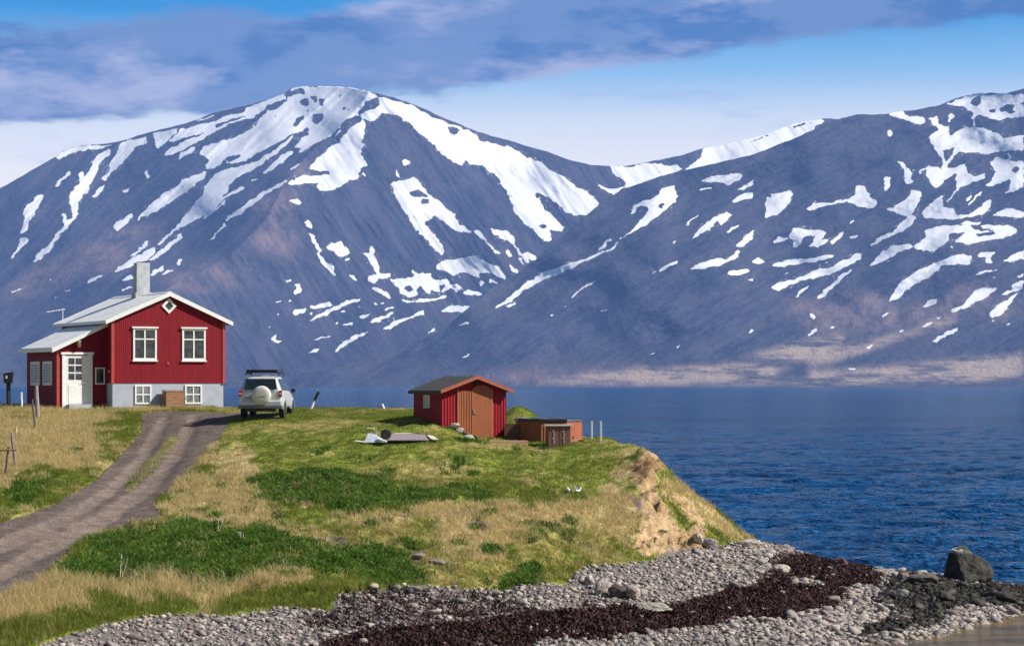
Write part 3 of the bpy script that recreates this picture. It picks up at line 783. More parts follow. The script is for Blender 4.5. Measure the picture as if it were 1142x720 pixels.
def ground_col(X, Y, Z):
    z, px, py = zones(X, Y, Z)
    c = mixv(GREEN[None] * .9, GREEN2, z['dry']); c = mixv(c, STRAW * .8, z['straw']); c = mixv(c, LUSH, z['lush']); c = mixv(c, EARTHP, z['earthp'])
    lay = sstep(fbm(Z * 2.6 + .5 * fbm(X * .8, Y * .8, 3, 91), X * .12 + Y * .12, 4, 92, .65) * 2.2 + .5, .3, .8); c = mixv(c, mixv(np.broadcast_to(SOIL, (len(Z), 3)) * .78, np.array([.44, .30, .165]), lay), z['soil']); bb = sstep(z['beach'] + fbm(X * 1.5, Y * 1.5, 3, 70) * .5, .4, .6)
    c = mixv(c, SHORE, bb); wd = sstep(z['weed'] - z['weedgap'], .3, .6); c = mixv(c, WEEDC, wd)
    c = mixv(c, np.array([.05, .045, .04]), sstep(z['dark'] + fbm(X * 2, Y * 2, 3, 71) * .5, .4, .7))
    low = sstep(-Z, -.06, .25); c = mixv(c, np.array([.13, .09, .03]), low)
    return c
sel_v = np.stack([XG, YG, Hg], -1)
gc = ground_col(XG.ravel(), YG.ravel(), Hg.ravel())
me = np_mesh('ground', sel_v, grid_faces(len(UP), len(YY)), col=gc)
ground = link('ground', me, attr_mat('ground_earth', .95, var=.35, scale=7, bumpd=.05), smooth=True); tag(ground, kind='structure')
# the track: a sheet lying 15 mm above the ground
zz, _, _ = zones(XG.ravel(), YG.ravel(), Hg.ravel())
rn = (np.clip(zz['road'] + zz['yard'], 0, 1) + fbm(XG.ravel() * 1.4, YG.ravel() * 1.4, 4, 33) * .55).reshape(XG.shape)
kp = (rn[:-1, :-1] > .42) & (rn[1:, 1:] > .42) & (rn[:-1, 1:] > .42) & (rn[1:, :-1] > .42)
fq = grid_faces(len(UP), len(YY)).reshape(len(UP) - 1, len(YY) - 1, 4)[kp]
used = np.unique(fq); remap = -np.ones(XG.size, int); remap[used] = np.arange(len(used))
rv = sel_v.reshape(-1, 3)[used].copy(); rv[:, 2] += .015
edge_lift = rn.ravel()[used]; rv[:, 2] -= np.clip(.52 - edge_lift, 0, 1) * .25
rz = {k: v[used] for k, v in zz.items()}
sp = sstep(rz['strip'] + fbm(rv[:, 0] * 1.5, rv[:, 1] * 1.5, 3, 36) * .8, .3, .7)
rc = mixv(np.broadcast_to(GRAVEL, (len(used), 3)) * (1 + .5 * fbm(rv[:, 0] * .9 - rv[:, 1] * .35, rv[:, 1] * .12, 4, 35))[:, None], GREEN2 * .8, sp * .5)
rc = mixv(rc, np.array([.215, .160, .130]), sstep(rz['rut'] + 1.2 * fbm(rv[:, 0] * 2.5, rv[:, 1] * .7, 4, 39), .3, .8) * .75)
road = link('gravel_track', np_mesh('gravel_track', rv, remap[fq], col=rc), attr_mat('track_gravel', .95, var=.55, scale=13, bumpd=.05), smooth=True)
tag(road, kind='structure')

# ------------------------------------------------------------------ sea
rows = [56.0]
while rows[-1] < 8400: rows.append(rows[-1] * (1.0038 if rows[-1] < 400 else 1.007))
ry = np.array(rows)[:, None]; su = np.concatenate([np.linspace(-.9, -.27, 20)[:-1], np.linspace(-.27, .27, 560), np.linspace(.27, .9, 20)[1:]])[None, :]
SX = su * ry; SY = np.broadcast_to(ry, SX.shape)
def wave(x, y):
    a = 0
    for k, (wl, am, th, se) in enumerate([(9, .16, .25, 1), (4.2, .15, -.15, 2), (2.1, .085, .4, 3), (1.1, .045, -.3, 4)]):
        c_, s_ = math.cos(th), math.sin(th); p = (x * c_ + y * s_) / wl; q = (-x * s_ + y * c_) / wl
        n_ = fbm(p * .55, q * 1.4, 2, 80 + se); a = a + am * (1 - np.abs(n_) * 4.0)
    return a
fadew = np.clip(1 - (SY - 150) / 500, 0, 1) * np.clip((SY - 66) / 25, .05, 1)
SZ = wave(SX, SY) * fadew; SZ = SZ - SZ.mean() - .03
SZ = np.where(np.abs(su) > .3, -.05, SZ)
m, nt, b = new_mat('sea_water')
pos = N(nt, 'ShaderNodeNewGeometry').outputs['Position']
w1 = noise(nt, mapping(nt, pos, (.7, 1.2, 1)), 3.2, 3, .6); w2 = noise(nt, mapping(nt, pos, (.6, 1.2, 1), rot=(0, 0, .3)), .9, 4, .65)
w3 = noise(nt, mapping(nt, pos, (.8, 1.2, 1)), .10, 6, .75); w4 = noise(nt, mapping(nt, pos, (.25, 1.4, 1)), .008, 4, .6)
hh = math_n(nt, 'ADD', math_n(nt, 'MULTIPLY', w1, .35), w2)
n_1 = bump(nt, None, hh, 1.0, .75); n_2 = bump(nt, None, w3, 1.0, 5.0, n_1)
nt.links.new(n_2, b.inputs['Normal'])
cc = mixc(nt, maprange(nt, math_n(nt, 'ADD', math_n(nt, 'ADD', math_n(nt, 'MULTIPLY', w3, .35), math_n(nt, 'MULTIPLY', w2, .4)), math_n(nt, 'MULTIPLY', w4, .25)), .42, .58), (.0003, .028, .100), (.001, .080, .235))
painted_glint = maprange(nt, math_n(nt, 'ADD', math_n(nt, 'MULTIPLY', w1, .55), math_n(nt, 'MULTIPLY', w2, .45)), .58, .68, 0, .35)  # light dashes: sparkle on the waves put into the water colour
cc = mixc(nt, painted_glint, cc, (.35, .45, .6))
nt.links.new(cc, b.inputs['Base Color']); b.inputs['Roughness'].default_value = .16; b.inputs['IOR'].default_value = 1.12
b.inputs['Specular IOR Level'].default_value = .5
sea = link('sea_water', np_mesh('sea_water', np.stack([SX, SY, SZ], -1), grid_faces(*SX.shape)), m, smooth=True); tag(sea, kind='structure')
# brown shallow water on the near side of the spit
pu = np.linspace(880, 1500, 260)[:, None]; pyy = np.linspace(52, 79.5, 240)[None, :]
PX = (pu - CX) / F * pyy; PY = np.broadcast_to(pyy, PX.shape)
m, nt, b = new_mat('shallow_brown_water')
pos = N(nt, 'ShaderNodeNewGeometry').outputs['Position']
w1 = noise(nt, mapping(nt, pos, (.5, 1.2, 1)), 2.2, 4, .6); w2 = noise(nt, mapping(nt, pos, (.2, .9, 1)), .8, 4, .6)
nt.links.new(mixc(nt, maprange(nt, w2, .4, .6), (.16, .095, .010), (.06, .045, .015)), b.inputs['Base Color'])
b.inputs['Roughness'].default_value = .12; b.inputs['IOR'].default_value = 1.10
bump(nt, b, math_n(nt, 'ADD', w1, w2), .7, .12)
pool = link('shallow_pool_water', np_mesh('shallow_pool_water', np.stack([PX, PY, .012 + .012 * fbm(PX * 1.5, PY * 3, 3, 90)], -1), grid_faces(*PX.shape)), m, smooth=True); tag(pool, kind='structure')

# ------------------------------------------------------------------ grass and leafy cover
def scatter(n, ymin, ymax, umin=-60, umax=900):
    k = RNG.random(n); Yv = np.sqrt(ymin ** 2 + k * (ymax ** 2 - ymin ** 2)); u = umin + RNG.random(n) * (umax - umin)
    X = (u - CX) / F * Yv; return X, Yv, H(X, Yv)
FOOT = []        # footprints kept clear: (cx, cy, radius)
def blades(name, X, Y, Z, nb, h, wd, col, spread, lean, comb=(0, 0), jit=.25, leaf=False, m=None):
    n = len(X); idx = np.repeat(np.arange(n), nb); k = len(idx)
    a = RNG.random(k) * 2 * math.pi; r = spread * np.sqrt(RNG.random(k))
    bx = X[idx] + r * np.cos(a); by = Y[idx] + r * np.sin(a); bz = H(bx, by) - .01
    hh = h[idx] * (.55 + .6 * RNG.random(k)); ww = wd * (.7 + .6 * RNG.random(k)) * (1 + .0 * hh)
    la = RNG.random(k) * 2 * math.pi; lm = hh * lean * (.3 + RNG.random(k))
    dx = np.cos(la) * lm + comb[0] * hh; dy = np.sin(la) * lm + comb[1] * hh
    fa = (RNG.random(k) - .5) * 2.2; wx = np.cos(fa) * ww * .5; wy = np.sin(fa) * ww * .5
    hz = np.sqrt(np.maximum(hh ** 2 - (dx ** 2 + dy ** 2) * .6, (hh * .35) ** 2))
    V = np.zeros((k, 5, 3), np.float32)
    wb = .35 if leaf else 1.0; wm = 1.0 if leaf else .7
    V[:, 0] = np.stack([bx - wx * wb, by - wy * wb, bz], -1); V[:, 1] = np.stack([bx + wx * wb, by + wy * wb, bz], -1)
    mx_, my_, mz_ = bx + dx * .38, by + dy * .38, bz + hz * .6
    V[:, 2] = np.stack([mx_ + wx * wm, my_ + wy * wm, mz_], -1); V[:, 3] = np.stack([mx_ - wx * wm, my_ - wy * wm, mz_], -1)
    V[:, 4] = np.stack([bx + dx, by + dy, bz + hz], -1)
    i = np.arange(k) * 5; q = np.stack([i, i + 1, i + 2, i + 3], -1); t = np.stack([i + 3, i + 2, i + 4], -1)
    c = col[idx] * (1 + jit * (RNG.random((k, 1)) * 2 - 1)) * (1 + .12 * (RNG.random((k, 3)) * 2 - 1))
    return link(name, np_mesh(name, V.reshape(-1, 3), q, t, col=np.repeat(c, 5, 0).clip(0, 1)), m)
GRM = attr_mat('grass_blades', .7, transl=.48, var=.12, scale=3, bumpd=0)
X, Y, Z = scatter(150000, 57, 112)
z, px, py = zones(X, Y, Z)
clear = (z['beach'] < .45) & ((z['soil'] < .5) | (RNG.random(len(X)) < .10)) & (Z > .5)
for cx_, cy_, rr_ in [(-17.5, 106.5, 0)]: pass
onroad = (z['road'] + z['yard'] + fbm(X * 1.4, Y * 1.4, 4, 33) * .55) > .47
stripm = (z['strip'] > .35) & onroad & (RNG.random(len(X)) < .16)
ok = clear & (~onroad | stripm) & (z['earthp'] < .6) & (RNG.random(len(X)) > z['lush'] * .8)
isst = RNG.random(len(X)) < (z['straw'] * .92 + z['dry'] * .22)
lawn = (Y > 82) & (px > 240) & (px < 720)
g = ok & ~isst
hgt = np.where(lawn, .055, .12) * (.7 + .8 * RNG.random(len(X))) * (1 + 1.2 * np.clip(fbm(X * .8, Y * .8, 3, 44), -.3, .5))
hgt = np.where((py > 655) & (px < 600), hgt * 1.9, hgt)
gcol = mixv(np.broadcast_to(GREEN, (len(X), 3)), GREEN2 * 1.1, np.clip(z['dry'] + .3 * (RNG.random(len(X)) - .5), 0, 1))
o = blades('grass', X[g], Y[g], Z[g], 9, hgt[g], .016, gcol[g], .14, .7, m=GRM); tag(o, 'short green grass covering the headland', 'grass', kind='stuff')
s_ = ok & isst
hst = np.where(lawn, .08, .20) * (.6 + .9 * RNG.random(len(X)))
hst = np.where((py > 640) & (px < 420), hst * 1.7, hst)
scol = mixv(np.broadcast_to(STRAW * 1.12, (len(X), 3)), np.array([.36, .31, .12]), RNG.random(len(X)) * .6)
o = blades('dry_grass', X[s_], Y[s_], Z[s_], 9, hst[s_], .014, scol[s_], .14, .8, comb=(-.25, .05), m=GRM); tag(o, 'dry straw coloured grass in patches and fringes', 'dry grass', kind='stuff')
X, Y, Z = scatter(120000, 60, 90, -40, 640); z, px, py = zones(X, Y, Z)
g = (RNG.random(len(X)) < sstep(z['lush'], .25, .85)) & (z['beach'] < .4) & ((z['road']) < .3) & (z['soil'] < .3)
lh = (.08 + .24 * np.clip(fbm(X * 1.1, Y * .9, 4, 51) * 1.8 + .35, 0, 1)) * (.7 + .5 * RNG.random(len(X)))
lc = mixv(np.broadcast_to(LUSH * 1.05, (len(X), 3)), np.array([.16, .25, .035]), np.clip(RNG.random(len(X)) * 1.0 + fbm(X * 2, Y * 2, 3, 52), 0, 1))
o = blades('leafy_weeds', X[g], Y[g], Z[g], 9, lh[g], .042, lc[g], .16, 1.0, leaf=True, m=attr_mat('weed_leaves', .55, transl=.45, var=.15, scale=4, bumpd=0)); tag(o, 'lush dark green leafy weeds in thick patches', 'weeds', kind='stuff')

# ------------------------------------------------------------------ beach stones
import bmesh
def rock_mesh(name, seed, flat=.7, sub=2, rough=.22):
    bm = bmesh.new(); bmesh.ops.create_icosphere(bm, subdivisions=sub, radius=1)
    rs = np.random.default_rng(seed); dirs = rs.normal(size=(9, 3)); dirs /= np.linalg.norm(dirs, axis=1)[:, None]; cut = .52 + .40 * rs.random(9)
    for v in bm.verts:
        p = np.array(v.co); p = p / np.linalg.norm(p); r = 1.0
        for dd, c_ in zip(dirs, cut):
            s = p @ dd
            if s > .01: r = min(r, c_ / s)
        r *= 1 + rough * .35 * math.sin(p[0] * 5 + seed) * math.cos(p[1] * 4.3 + seed * 2) + (rs.random() - .5) * rough * .25
        v.co = Vector((p[0] * r * 1.15, p[1] * r * .9, p[2] * r * flat))
    me = bpy.data.meshes.new(name); bm.to_mesh(me); bm.free(); return me
protos = [rock_mesh('beach_stone', 100 + i, flat=.5 + .05 * (i % 5), sub=2) for i in range(10)]
lows = [rock_mesh('stone_low', 200 + i, flat=.5 + .05 * (i % 5), sub=1) for i in range(10)]
def stone_mat(name, attr=False):
    m, nt, b = new_mat(name)
    pos = N(nt, 'ShaderNodeNewGeometry').outputs['Position']; n1 = noise(nt, pos, 14, 5, .65); n2 = noise(nt, pos, 3.1, 3)
    if attr: base = N(nt, 'ShaderNodeAttribute', attribute_name='col').outputs['Color']
    else:
        rr = N(nt, 'ShaderNodeObjectInfo').outputs['Random']
        rp = N(nt, 'ShaderNodeValToRGB', {0: rr}); e = rp.color_ramp.elements
        e[0].color = (.15, .125, .12, 1); e[1].color = (.40, .35, .31, 1)
        for p, c in ((.25, (.30, .265, .24)), (.5, (.22, .19, .175)), (.7, (.34, .30, .27))): k = e.new(p); k.color = c + (1,)
        base = rp.outputs[0]
    f = maprange(nt, n1, .3, .7, .72, 1.2)
    nt.links.new(mixc(nt, 1.0, base, N(nt, 'ShaderNodeCombineColor', {0: f, 1: f, 2: f}).outputs[0], 'MULTIPLY'), b.inputs['Base Color'])
    b.inputs['Roughness'].default_value = .85; b.inputs['Specular IOR Level'].default_value = .25
    bump(nt, b, n1, .8, .03); return m
SM = stone_mat('beach_stone_grey')
for me in protos:
    me.materials.append(SM); me.polygons.foreach_set('use_smooth', np.ones(len(me.polygons), bool))
n = 88000; k = RNG.random(n); Yv = np.sqrt(56 ** 2 + k * (89 ** 2 - 56 ** 2)); u = -20 + RNG.random(n) * 1230; X = (u - CX) / F * Yv; Z = H(X, Yv)
z, px, py = zones(X, Yv, Z)
on = (((z['beach'] + fbm(X * 1.5, Yv * 1.5, 3, 70) * .5) > .5) | ((z['soil'] > .5) & (RNG.random(n) < .12) & (py > 560)) | ((z['beach'] > .15) & (RNG.random(n) < .15))) & (Z > -.12) & (py < 745)
wd_ = (z['weed'] - z['weedgap']) > .38
on &= ~(wd_ & (RNG.random(n) > .07)); on &= ~((z['weedthin'] > .5) & (RNG.random(n) > .6))
X, Yv, Z, px, py = X[on], Yv[on], Z[on], px[on], py[on]; dk = z['dark'][on]; wt = z['weedthin'][on]
size = .034 + .085 * RNG.random(len(X)) ** 3.0; size *= np.where(RNG.random(len(X)) > .93, 1.6, 1.0)
size *= 1 + .35 * sstep(px, 780, 900)
PAL = 1.12 * np.array([[.31, .27, .245], [.20, .17, .16], [.40, .355, .31], [.13, .11, .105], [.30, .24, .20], [.25, .22, .21]])
pc = PAL[RNG.integers(0, len(PAL), len(X))]; pc = mixv(pc, np.array([.042, .037, .030]), sstep(dk + RNG.random(len(X)) * .5 - .25, .35, .6))
pc = mixv(pc, pc * .45, sstep(wt, .3, .8) * .5)
big = np.argsort(-size * 75 / Yv)[:300]; bigset = np.zeros(len(X), bool); bigset[big] = True
for i in big:
    o = bpy.data.objects.new('beach_stone', protos[int(RNG.integers(10))]); COL.objects.link(o)
    s3 = size[i]; o.location = (X[i], Yv[i], Z[i] + s3 * .22); o.scale = (s3, s3, s3)
    o.rotation_euler = (RNG.normal() * .35, RNG.normal() * .35, RNG.random() * 6.28)
    dark = dk[i] > .45
    tag(o, 'dark wet stone among the weedy rocks at the tip of the spit' if dark else 'rounded pale grey stone lying on the shingle beach', 'stone',
        'dark stones at the tip of the spit' if dark else 'larger stones on the beach')
    if dark:
        o.material_slots[0].link = 'OBJECT'; o.material_slots[0].material = mat('wet_dark_stone', (.040, .036, .030), .5, var=.4, bumpd=.03)
rest = np.nonzero(~bigset)[0]
VV, TT, CC = [], [], []; off = 0
LV = [np.array([v.co[:] for v in me.vertices]) for me in lows]; LT = [np.array([p.vertices[:] for p in me.polygons]) for me in lows]
kind = RNG.integers(0, 10, len(rest))
for q in range(10):
    ii = rest[kind == q]; nn = len(ii); V0 = LV[q]; rz = RNG.random(nn) * 6.28; rx = RNG.normal(size=nn) * .4
    c_, s_2 = np.cos(rz), np.sin(rz); cx2, sx2 = np.cos(rx), np.sin(rx)
    P = V0[None].repeat(nn, 0)
    y2 = P[..., 1] * cx2[:, None] - P[..., 2] * sx2[:, None]; z2 = P[..., 1] * sx2[:, None] + P[..., 2] * cx2[:, None]
    x3 = P[..., 0] * c_[:, None] - y2 * s_2[:, None]; y3 = P[..., 0] * s_2[:, None] + y2 * c_[:, None]
    W = np.stack([x3, y3, z2], -1) * size[ii][:, None, None] + np.stack([X[ii], Yv[ii], Z[ii] + size[ii] * .2], -1)[:, None]
    VV.append(W.reshape(-1, 3)); TT.append((LT[q][None] + (np.arange(nn) * len(V0))[:, None, None] + off).reshape(-1, 3))
    CC.append(np.repeat(pc[ii], len(V0), 0)); off += nn * len(V0)
for me in lows: bpy.data.meshes.remove(me)
o = link('shingle', np_mesh('shingle', np.concatenate(VV), None, np.concatenate(TT), col=np.concatenate(CC)), stone_mat('shingle_stones', True), smooth=True)
tag(o, 'grey shingle of small stones covering the beach', 'shingle', kind='stuff')
# seaweed wrack: curled dark ribbons heaped in a band
n = 60000; k = RNG.random(n); Yv = np.sqrt(60 ** 2 + k * (87 ** 2 - 60 ** 2)); u = 250 + RNG.random(n) * 900; X = (u - CX) / F * Yv; Z = H(X, Yv)
z, px, py = zones(X, Yv, Z)
g = (((z['weed'] - z['weedgap'] + fbm(X * 1.4, Yv * 2, 4, 74) * 1.1) > .45) | ((z['weedthin'] > .5) & (RNG.random(n) < .25)) | ((z['dark'] > .5) & (RNG.random(n) < .3))) & (Z > -.1)
wc = mixv(np.broadcast_to(WEEDC, (n, 3)), np.array([.085, .036, .028]), RNG.random(n) ** 2)
wc = mixv(wc, np.array([.03, .028, .018]), z['dark'])
o = blades('seaweed', X[g], Yv[g], Z[g], 8, np.full(g.sum(), .17), .045, wc[g], .13, 1.5, jit=.4, leaf=True, m=attr_mat('seaweed_fronds', .65, transl=0, var=.3, bumpd=0, spec=.2))
tag(o, 'dark maroon seaweed heaped in a band along the beach', 'seaweed', kind='stuff')
# ------------------------------------------------------------------ materials of the built things
RED = ribbed('red_corrugated_cladding', (.215, .0015, .008), .085, .0035, .7)
REDTRIM = mat('red_painted_trim', (.46, .055, .045), .5)
WHITE = mat('white_painted_wood', (.80, .79, .76), .45, var=.08)
ROOFW = ribbed('white_sheet_roofing', (.88, .87, .85), .18, .005, .5)
GREYC = mat('grey_rendered_concrete', (.40, .43, .50), .9, var=.10, scale=3, bumpd=.01)
CHIMM = mat('weathered_grey_render', (.42, .44, .46), .9, var=.2, scale=4, bumpd=.015)
GLASS = mat('dark_window_glass', (.014, .017, .024), .12, var=.3, scale=3.5, spec=.6, col2=(.07, .08, .09))  # lighter blotches imitate reflections within the base colour
SHUT = mat('grey_louvred_glass', (.26, .32, .37), .35, var=.25, scale=5)
BLACK = mat('black_plastic', (.018, .018, .02), .45)
RUBBER = mat('black_rubber', (.02, .02, .02), .85)
STEEL = mat('bare_steel', (.5, .5, .5), .35, metal=1)
WOODG = mat('weathered_grey_timber', (.33, .29, .26), .9, var=.4, scale=9, streak=(4, 4, .6), bumpd=.01)
WOODB = ribbed('brown_stained_boards', (.27, .085, .030), .11, .010, .6)
WOODLIT = ribbed('sunlit_tone_boards', (.40, .120, .065), .10, .010, .6)  # brown tub boards with the sun's reddish light painted into their colour
PLANK = mat('pale_new_planks', (.55, .36, .20), .8, var=.25, scale=6, streak=(.6, 4, 4))
FELT = mat('dark_roof_felt', (.060, .058, .055), .95, var=.3, scale=8, bumpd=.01)
BRASS = mat('brass_lamp', (.55, .33, .12), .35, metal=.6)

def window(name, parent, x0, x1, z0, z1, y, face='front', kind='casement', glass=GLASS, label=None, fr=.085, proud=.05):
    """front: in the local x-z plane at y (outside is -y); side: in the y-z plane at x = y argument (outside is -x)"""
    def bx(m, a0, a1, c0, c1, d0, d1):       # d measured outward from the wall
        return m.box(a0, a1, y - d1, y - d0, c0, c1) if face == 'front' else m.box(y - d1, y - d0, a0, a1, c0, c1)
    g = MB(); bx(g, x0 + fr * .5, x1 - fr * .5, z0 + fr * .5, z1 - fr * .5, -.02, .012)
    win = g.build(name, glass, parent)
    if label: win['label'] = label
    f = MB(); bx(f, x0, x0 + fr, z0, z1, -.01, proud); bx(f, x1 - fr, x1, z0, z1, -.01, proud)
    bx(f, x0 + fr, x1 - fr, z1 - fr, z1, -.01, proud - .003); bx(f, x0 + fr, x1 - fr, z0, z0 + fr, -.01, proud - .003)
    f.build('window_frame', WHITE, win, bevel=.006)
    b = MB(); mw = .045
    if kind == 'casement':
        xm = (x0 + x1) / 2; zm = z0 + (z1 - z0) * .66
        bx(b, xm - mw * .7, xm + mw * .7, z0 + fr, z1 - fr, 0, proud * .75); bx(b, x0 + fr, xm - mw * .7, zm - mw * .6, zm + mw * .6, 0, proud * .7)
        bx(b, xm + mw * .7, x1 - fr, zm - mw * .6, zm + mw * .6, 0, proud * .7)
    elif kind == 'four':
        xm = (x0 + x1) / 2; zm = (z0 + z1) / 2
        bx(b, xm - mw * .6, xm + mw * .6, z0 + fr, z1 - fr, 0, proud * .75); bx(b, x0 + fr, xm - mw * .6, zm - mw * .6, zm + mw * .6, 0, proud * .7); bx(b, xm + mw * .6, x1 - fr, zm - mw * .6, zm + mw * .6, 0, proud * .7)
    elif kind == 'six':
        xm = (x0 + x1) / 2; h = (z1 - z0 - 2 * fr) / 3
        bx(b, xm - mw * .5, xm + mw * .5, z0 + fr, z1 - fr, 0, proud * .75)
        for q in (1, 2):
            zm = z0 + fr + q * h; bx(b, x0 + fr, xm - mw * .5, zm - mw * .5, zm + mw * .5, 0, proud * .7); bx(b, xm + mw * .5, x1 - fr, zm - mw * .5, zm + mw * .5, 0, proud * .7)
    elif kind == 'louvre':
        for q in range(1, 9):
            zm = z0 + (z1 - z0) * q / 9; bx(b, x0 + fr, x1 - fr, zm - .012, zm + .012, 0, .03)
    if b.v: b.build('glazing_bar', WHITE, win)
    return win

# ------------------------------------------------------------------ the red house
GLASS2 = mat('grey_reflection_glass', (.10, .12, .13), .15, var=.3, scale=5, spec=.6, col2=(.20, .23, .24))  # paler panes: a reflection is painted into the glass colour
P0 = at(125, 455, 103.8); HA = R(28)
house = tag(empty('red_house', P0, HA), 'red corrugated house with white roof and grey chimney beside the gravel track', 'house')
Wd, L = 5.12, 7.05; EZ, AZ = 3.80, 4.92
MB().prism([(0, 1.08), (Wd, 1.08), (Wd, EZ), (Wd / 2, AZ), (0, EZ)], 0, L).build('wall', RED, house)
MB().box(.03, Wd - .03, .03, L - .03, -.6, 1.078).build('foundation', GREYC, house)
for x in (-.035, Wd - .085): MB().box(x, x + .12, -.035, .085, 1.06, EZ - .02 if x < 1 else EZ - .02).build('corner_board', REDTRIM, house)
t = .07; ov = .32; sl = (AZ - EZ) / (Wd / 2)
def roof_slab(x0, x1, y0, y1, xa, za, s, name, m, par, th=.07):
    """single slope falling away from (xa, za) with slope s"""
    z = lambda x: za - abs(x - xa) * s
    return MB().prism([(x0, z(x0)), (x1, z(x1)), (x1, z(x1) + th), (x0, z(x0) + th)], y0, y1).build(name, m, par)
rf = roof_slab(-ov, Wd / 2, -.14, L + .25, Wd / 2, AZ + .03, sl, 'roof', ROOFW, house)
roof_slab(Wd / 2, Wd + ov, -.14, L + .25, Wd / 2, AZ + .03, sl, 'roof', ROOFW, house)
fm = MB()
zf = lambda x: AZ + .03 - abs(x - Wd / 2) * sl
for yy0, yy1 in ((-.185, -.143), (L + .253, L + .29)):
    fm = MB(); fm.prism([(-ov - .02, zf(-ov) - .10), (Wd / 2, AZ - .08), (Wd + ov + .02, zf(Wd + ov) - .10), (Wd + ov + .02, zf(Wd + ov) + .075), (Wd / 2, AZ + .115), (-ov - .02, zf(-ov) + .075)], yy0, yy1)
    fm.build('bargeboard', WHITE, rf)
ev = MB().box(-ov - .05, -ov - .004, -.14, L + .25, zf(-ov) - .07, zf(-ov) + .06).box(Wd + ov + .004, Wd + ov + .05, -.14, L + .25, zf(-ov) - .07, zf(-ov) + .06); ev.build('fascia_board', WHITE, rf)
rc_ = MB().prism([(Wd / 2 - .16, AZ + .045), (Wd / 2, AZ + .135), (Wd / 2 + .16, AZ + .045), (Wd / 2, AZ + .10)], -.18, L + .28); rc_.build('ridge_cap', WHITE, rf)
ch = MB().box(Wd / 2 - .31, Wd / 2 + .31, 3.3, 3.72, AZ - .3, AZ + 1.52).build('chimney', CHIMM, house, bevel=.01)
MB().box(Wd / 2 - .38, Wd / 2 + .38, 3.23, 3.79, AZ - .35, AZ + .20).build('chimney_base', CHIMM, ch)
MB().box(Wd / 2 - .2, Wd / 2 + .2, 3.38, 3.64, AZ + 1.52, AZ + 1.56).build('flue', BLACK, ch)
for x0, x1 in ((.93, 2.00), (3.16, 4.24)):
    wn = window('window', house, x0, x1, 2.07, 3.44, 0)
    MB().box(x0 - .06, x1 + .06, -.10, 0, 3.44, 3.51).build('window_hood', WHITE, wn); MB().box(x0 - .04, x1 + .04, -.09, 0, 2.01, 2.068).build('window_sill', WHITE, wn)
    # the pale blotches in the panes are reflections painted into the glass colour
for x0, x1 in ((1.02, 1.76), (3.30, 4.08)):
    wn = window('basement_window', house, x0, x1, .17, 1.0, .03, kind='four', fr=.07, glass=GLASS2)
cx_, cz_, hd = Wd / 2, 4.42, .34
dm = MB().prism([(cx_ - hd * .62, cz_), (cx_, cz_ - hd * .62), (cx_ + hd * .62, cz_), (cx_, cz_ + hd * .62)], -.012, .02).build('gable_window', GLASS, house)
fr_ = MB(); o4 = [(cx_ - hd, cz_), (cx_, cz_ - hd), (cx_ + hd, cz_), (cx_, cz_ + hd)]; i4 = [(cx_ + (a - cx_) * .58, cz_ + (b_ - cz_) * .58) for a, b_ in o4]
for i in range(4): fr_.prism([o4[i], o4[(i + 1) % 4], i4[(i + 1) % 4], i4[i]], -.05 - .001 * i, .01)
fr_.build('window_frame', WHITE, dm)
MB().lathe([(.0, -.03), (.06, -.03), (.07, 0), (.07, .02)], 10, (2.52, 0, 1.93), 'y').build('vent', REDTRIM, house)
# the lean-to porch on the left side
AX, AY0, AY1 = -2.16, .80, 5.27
ew, et = 2.60, 3.58; sa = (et - ew) / -AX
MB().prism([(AX, -.4), (-.003, -.4), (-.003, et), (AX, ew)], AY0, AY1).build('porch_wall', RED, house)
MB().box(AX - .035, AX + .085, AY0 - .035, AY0 + .085, -.3, ew - .02).build('corner_board', REDTRIM, house)
ar = MB().prism([(AX - .30, ew + .03 - .30 * sa), (-.005, et + .03), (-.005, et + .10), (AX - .30, ew + .10 - .30 * sa)], AY0 - .28, AY1 + .25).build('porch_roof', ROOFW, house)
MB().prism([(AX - .33, ew - .075 - .33 * sa), (-.005, et - .05), (-.005, et + .11), (AX - .33, ew + .11 - .33 * sa)], AY0 - .32, AY0 - .283).build('bargeboard', WHITE, ar)
MB().box(AX - .345, AX - .304, AY0 - .28, AY1 + .25, ew - .19, ew + .0).build('fascia_board', WHITE, ar)
df = MB().box(-1.97, -1.86, AY0 - .07, AY0, -.05, 2.30).box(-.74, -.63, AY0 - .07, AY0, -.05, 2.30).box(-2.03, -.57, AY0 - .10, AY0, 2.303, 2.40).box(-1.855, -1.78, AY0 - .05, AY0, 0, 2.30).box(-.82, -.745, AY0 - .05, AY0, 0, 2.30).build('door_frame', WHITE, house)
dr = MB().box(-1.775, -1.00, AY0 - .045, AY0, .05, 2.27).box(-1.0, -.825, AY0 - .035, AY0, .05, 2.27).box(-1.70, -1.08, AY0 - .06, AY0 - .045, .2, 1.0).build('door', WHITE, house, bevel=.008)
dg = MB()
for i in range(2):
    for j in range(3): dg.box(-1.69 + i * .315, -1.42 + i * .315, AY0 - .052, AY0 - .044, 1.22 + j * .33, 1.49 + j * .33)
dg.build('door_pane', GLASS, dr)
MB().tube([(-1.06, AY0 - .045, 1.08), (-1.06, AY0 - .10, 1.08), (-1.16, AY0 - .10, 1.08)], .014).build('door_handle', STEEL, dr)
MB().box(-1.80, -.80, AY0 - .48, AY0 - .08, -.3, .17).build('doorstep', CHIMM, house, bevel=.01)
window('porch_window', house, -.50, -.06, 1.02, 1.75, AY0, kind='none', fr=.055, proud=.04)
lm_ = MB().box(-1.32, -1.18, AY0 - .04, AY0, 2.72, 2.95).tube([(-1.25, AY0 - .04, 2.92), (-1.25, AY0 - .18, 2.95)], .015).build('wall_lamp', BRASS, house)
